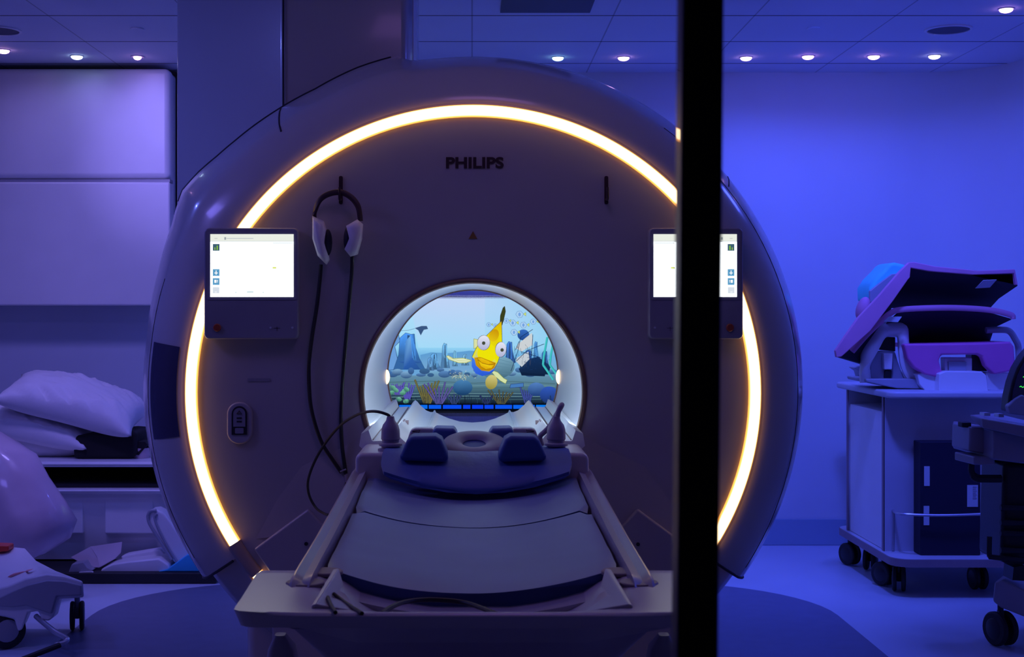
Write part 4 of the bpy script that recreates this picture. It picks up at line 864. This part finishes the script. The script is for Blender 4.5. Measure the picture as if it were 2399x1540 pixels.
# coils on the cart
def coil(name, label, cat, px, py, d): return thing(name, label, cat, P(px, py, d))
cf = coil('coil_stand', 'white arched head coil frame at the left end of the cart top', 'imaging coil', 2100, 905, 6.75)
arc_o = [(2028, 892), (2026, 866), (2030, 838), (2042, 812), (2054, 790), (2068, 776), (2080, 771), (2104, 772), (2112, 778), (2116, 800), (2120, 840), (2130, 862), (2150, 884), (2168, 888), (2158, 906), (2130, 903), (2128, 892), (2112, 888), (2108, 898), (2092, 896), (2090, 880), (2094, 840), (2098, 822), (2098, 790), (2066, 790), (2058, 808), (2058, 818), (2064, 826), (2072, 840), (2070, 864), (2050, 890)]
b = B(); prism(b, [(2028, 894), (2026, 862), (2032, 832), (2046, 804), (2060, 780), (2078, 771), (2106, 773), (2114, 782), (2118, 820), (2124, 850), (2146, 882), (2170, 890), (2160, 906), (2110, 904)], 6.70, 6.73)
arch_l = [(2028, 896), (2026, 862), (2032, 832), (2046, 804), (2060, 780), (2078, 771), (2106, 773), (2114, 782), (2118, 820), (2126, 852), (2146, 880), (2170, 890)]
b.free(); b = B(); rg = spline([P(x, y, 6.72) for x, y in arch_l], 4); tube(b, rg, [.024+.012*max(0, (i-34)/12) for i in range(len(rg))], 12, flatten=1.6); obj('arch', b, 'white_plastic', cf)
b = B(); prism(b, [(2040, 896), (2036, 850), (2050, 824), (2070, 822), (2098, 824), (2104, 846), (2112, 868), (2124, 896), (2092, 902)], 6.74, 6.80); obj('inner_shell', b, 'grey_plastic', cf, bevel=.01)
b = B(); prism(b, [(2060, 796), (2068, 789), (2098, 790), (2098, 824), (2060, 820)], 6.74, 6.78); obj('dark_opening', b, 'plastic_black', cf, bevel=.004); b = B(); prism(b, [(2074, 868), (2090, 868), (2088, 890), (2072, 890)], 6.72, 6.745); obj('dark_opening', b, 'plastic_black', cf, bevel=.004)
b = B(); prism(b, [(2070, 828), (2092, 828), (2090, 866), (2072, 866)], 6.71, 6.75); obj('centre_post', b, 'white_plastic', cf, bevel=.004)
b = B(); prism(b, [(2000, 862), (2008, 858), (2034, 856), (2034, 888), (2018, 888), (2012, 870)], 6.95, 7.05); obj('rear_foot', b, 'grey_plastic', cf, bevel=.006)
b = B(); prism(b, [(2028, 888), (2170, 888), (2168, 912), (2100, 910), (2030, 896)], 6.66, 7.0); obj('foot_plate', b, 'grey_plastic', cf, bevel=.006)
cbz = thing('spine_coil', 'boxy white spine coil base resting on the front of the cart top', 'imaging coil', P(2270, 917, 6.6))
b = B(); prism(b, [(2150, 876), (2165, 872), (2202, 872), (2202, 917), (2168, 916), (2154, 900)], 6.62, 6.95); obj('left_end', b, 'white_plastic', cbz, bevel=.006)
b = B(); prism(b, [(2200, 876), (2216, 870), (2300, 871), (2311, 880), (2316, 918), (2200, 918)], 6.56, 6.9); obj('centre_box', b, 'white_plastic', cbz, bevel=.005)
b = B(); prism(b, [(2311, 872), (2384, 874), (2384, 916), (2314, 916)], 6.66, 6.95); obj('right_end', b, 'white_plastic', cbz, bevel=.006)
b = B(); prism(b, [(2212, 838), (2278, 838), (2278, 872), (2214, 872)], 6.66, 6.72); obj('clip_housing', b, 'white_plastic', cbz, bevel=.006)
b = B(); prism(b, [(2222, 848), (2264, 848), (2264, 870), (2224, 870)], 6.645, 6.67); obj('clip_window', b, 'grey_plastic', cbz)
b = B(); prism(b, [(2276, 832), (2306, 832), (2312, 870), (2276, 870)], 6.68, 6.76); obj('dark_recess', b, 'plastic_black', cbz)
b = B(); tube(b, spline([P(x, y, 6.75) for x, y in ((2310, 774), (2340, 773), (2364, 776), (2378, 795), (2386, 816), (2386, 870))], 6), .016, 10); obj('carry_handle', b, 'grey_plastic', cbz)
pc = thing('padded_coil', 'violet padded coil cover over the white coil base', 'imaging coil', P(2270, 850, 6.7))
b = B(); prism(b, [(2118, 806), (2170, 806), (2300, 804), (2368, 801), (2376, 812), (2380, 868), (2330, 878), (2310, 858), (2302, 836), (2290, 831), (2206, 832), (2200, 845), (2206, 866), (2220, 882), (2200, 885), (2168, 878), (2142, 862), (2126, 840)], 6.60, 6.66); obj('cover', b, 'violet_vinyl', pc, bevel=.010)
b = B(); prism(b, [(2120, 806), (2368, 801), (2340, 812), (2130, 815)], 6.65, 6.95); obj('upper_edge', b, 'violet_vinyl', pc)
# folded flexible coils above
fm = thing('folded_coil', 'dark rectangular flexible coil with purple edge, second from the top of the pile', 'imaging coil', P(2220, 770, 6.8))
b = B(); plate(b, [(2108, 732, 6.62), (2200, 727, 6.62), (2310, 730, 6.62), (2372, 748, 6.66), (2330, 768, 6.8), (2318, 804, 6.95), (2128, 806, 6.95), (2112, 782, 6.85), (2060, 772, 6.75)], .03); obj('underside', b, 'navy_fabric', fm)
b = B(); tube(b, spline([P(x, y, 6.61) for x, y in ((1996, 824), (2030, 785), (2062, 755), (2085, 735), (2110, 726), (2180, 722), (2250, 722), (2320, 727), (2368, 738), (2374, 748))], 5), .011, 10, flatten=1.3); obj('edge', b, 'purple_fabric', fm)
ft = thing('folded_coil', 'dark folded flexible coil with purple edge on top of the pile, one flap hanging left', 'imaging coil', P(2220, 720, 6.9))
b = B(); plate(b, [(2130, 628, 6.56), (2180, 634, 6.56), (2280, 642, 6.56), (2374, 641, 6.56), (2384, 670, 6.62), (2340, 700, 6.76), (2318, 724, 6.86), (2076, 722, 6.86), (2110, 680, 6.7), (2128, 652, 6.62)], .02); obj('underside', b, 'navy_fabric', ft)
b = B(); plate(b, [(1966, 836, 6.62), (2026, 854, 6.75), (2042, 800, 6.8), (2080, 740, 6.84), (2100, 700, 6.82), (2126, 654, 6.62)], .02); obj('hanging_flap', b, 'navy_fabric', ft)
b = B(); prism(b, [(1957, 822), (1960, 838), (1972, 836), (2040, 775), (2092, 706), (2127, 656), (2132, 650), (2134, 628), (2180, 636), (2280, 644), (2376, 641), (2380, 668), (2385, 668), (2378, 631), (2290, 634), (2190, 624), (2142, 614), (2130, 615), (2108, 636), (2062, 690), (2010, 745), (1975, 795)], 6.54, 6.57); obj('purple_edge', b, 'purple_fabric', ft, bevel=.004)
b = B(); prism(b, [(2284, 672), (2304, 656), (2334, 655), (2318, 672), (2300, 677)], 6.555, 6.56); u = [P(x, y, 6.60) for x, y in ((2284, 676), (2304, 657), (2336, 656), (2318, 674))]; b.free()
b = B(); plate(b, [(2285, 676, 6.60), (2304, 657, 6.555), (2335, 656, 6.553), (2319, 674, 6.598)], .002); obj('white_tag', b, 'paper_label', ft)
b = B(); plate(b, [(2066, 754, 6.60), (2082, 742, 6.60), (2113, 742, 6.60), (2104, 755, 6.60)], .002); obj('white_tag', b, 'paper_label', fm)
b = B(); bmesh.ops.create_uvsphere(b, u_segments=20, v_segments=12, radius=1); c = P(2022, 724, 6.72)
for v in b.verts: v.co = Vector((v.co.x*.035, v.co.y*.05, v.co.z*.055+v.co.x*.02))+c
setp(obj('pink_cushion', b, 'purple_fabric'), 'small pink rounded cushion poking out left of the coil pile', 'cushion')
b = B(); prism(b, [(2038, 702), (2037, 674), (2050, 654), (2072, 632), (2084, 617), (2098, 615), (2128, 622), (2110, 660), (2075, 690), (2045, 712)], 6.72, 6.95); cb = thing('foam_cushion', 'bright blue foam cushion leaning behind the top folded coil', 'cushion', P(2070, 700, 6.8)); obj('cushion_body', b, 'cyan_foam', cb, bevel=.02)
b = B(); prism(b, [(2039, 710), (2038, 682), (2060, 664), (2090, 642), (2112, 640), (2100, 670), (2060, 700)], 6.70, 6.725); obj('grey_side', b, 'grey_plastic', cb, bevel=.004)
# ================================================================== PATIENT MONITOR TROLLEY, far right
mo = thing('monitor_trolley', 'dark patient monitor trolley cut off by the right edge of the photo', 'monitor trolley', (2.15, 5.5, 0))
d0 = 5.35
b = B(); loft(b, [[P(x, y, d) for x, y, d in ((2272, 972, 5.45), (2300, 980, 5.3), (2440, 1004, 5.15), (2480, 1004, 5.9), (2330, 968, 5.9))], [P(x, y, d) for x, y, d in ((2278, 985, 5.45), (2302, 1004, 5.3), (2440, 1034, 5.15), (2480, 1030, 5.9), (2334, 985, 5.9))]]); obj('tray', b, 'panel_grey', mo, bevel=.006)
b = B(); prism(b, [(2327, 1008), (2460, 1028), (2460, 1095), (2327, 1078)], 5.30, 5.75); obj('drawer_body', b, 'panel_grey', mo, bevel=.008)
b = B(); prism(b, [(2272, 1000), (2320, 1006), (2318, 1066), (2270, 1058)], 5.40, 5.6); obj('side_module', b, 'panel_grey', mo, bevel=.008)
b = B(); prism(b, [(2254, 990), (2276, 990), (2276, 1003), (2254, 1002)], 5.42, 5.47); obj('grip', b, 'rubber_black', mo, bevel=.004)
b = B(); loft(b, [[P(x, y, d) for x, y, d in ((2236, 1059, 5.5), (2282, 1071, 5.35), (2330, 1072, 5.35), (2330, 1060, 5.6))], [P(x, y, d) for x, y, d in ((2236, 1078, 5.5), (2282, 1090, 5.35), (2330, 1090, 5.35), (2330, 1078, 5.6))]]); obj('side_shelf', b, 'panel_grey', mo, bevel=.005)
b = B(); tube(b, spline([P(x, y, 5.45) for x, y in ((2276, 1088), (2276, 1105), (2286, 1120), (2310, 1122), (2345, 1122))], 5), [.012]*8+[.016]*13, 10); obj('black_handle', b, 'rubber_black', mo)
b = B(); prism(b, [(2352, 1085), (2460, 1090), (2460, 1330), (2345, 1320)], 5.45, 5.7); obj('column', b, 'plastic_black', mo, bevel=.02)
b = B(); tube(b, spline([P(x, y, 5.42) for x, y in ((2318, 1258), (2318, 1300), (2326, 1306), (2400, 1312))], 5), .010, 8)
for y in (1190, 1225, 1250, 1290): tube(b, [P(2344, y, 5.42), P(2470, y+4, 5.42)], .012, 8)
obj('cable_bundle', b, 'rubber_black', mo)
b = B(); loft(b, [[P(x, y, d) for x, y, d in ((2330, 1364, 5.5), (2326, 1410, 5.5), (2345, 1425, 5.45), (2480, 1478, 5.25), (2480, 1420, 5.25), (2345, 1358, 5.5))], [P(x, y, d) for x, y, d in ((2345, 1352, 5.8), (2340, 1395, 5.8), (2360, 1400, 5.8), (2500, 1440, 5.8), (2500, 1380, 5.8), (2360, 1346, 5.8))]]); obj('base', b, 'panel_grey', mo, bevel=.01)
b = B(); prism(b, [(2375, 1330), (2400, 1325), (2410, 1362), (2372, 1360)], 5.5, 5.6); obj('post', b, 'plastic_black', mo)
caster(mo, (P(2344, 1509, 5.50).x, 5.50, .002), .068, .075, (1, .35, 0), 'rubber_black', 'plastic_black')
b = B(); rg = [(2360, 966), (2364, 930), (2372, 895), (2384, 862), (2400, 835), (2430, 800), (2480, 790), (2480, 966)]; prism(b, rg, 5.38, 5.46); mon = obj('monitor', b, 'plastic_black', mo, bevel=.012)
b = B(); prism(b, [(2370, 950), (2374, 915), (2384, 880), (2398, 852), (2430, 815), (2476, 805), (2476, 950)], 5.374, 5.381); obj('monitor_glass', b, 'tinted_panel', mon)
b = B(); prism(b, [(2362, 952), (2366, 970), (2430, 978), (2430, 945), (2395, 925), (2378, 935)], 5.36, 5.40); obj('monitor_foot', b, 'grey_plastic', mon, bevel=.006)
emat('green_trace', (.05, 1, .1), 1.2); b = B(); tube(b, [P(x, y, 5.372) for x, y in ((2389, 907), (2392, 905), (2395, 908), (2399, 907), (2402, 900), (2405, 915), (2420, 907), (2460, 907))], .0014, 5); tube(b, [P(x, y, 5.372) for x, y in ((2397, 884), (2402, 882), (2415, 886), (2450, 884))], .0014, 5); obj('green_trace', b, 'green_trace', mon)
b = B(); prism(b, [(2306, 968), (2320, 968), (2320, 975), (2306, 975)], 5.45, 5.5); prism(b, [(2340, 970), (2352, 970), (2352, 978), (2340, 978)], 5.45, 5.5); obj('clear_clip', b, 'chrome', mo)
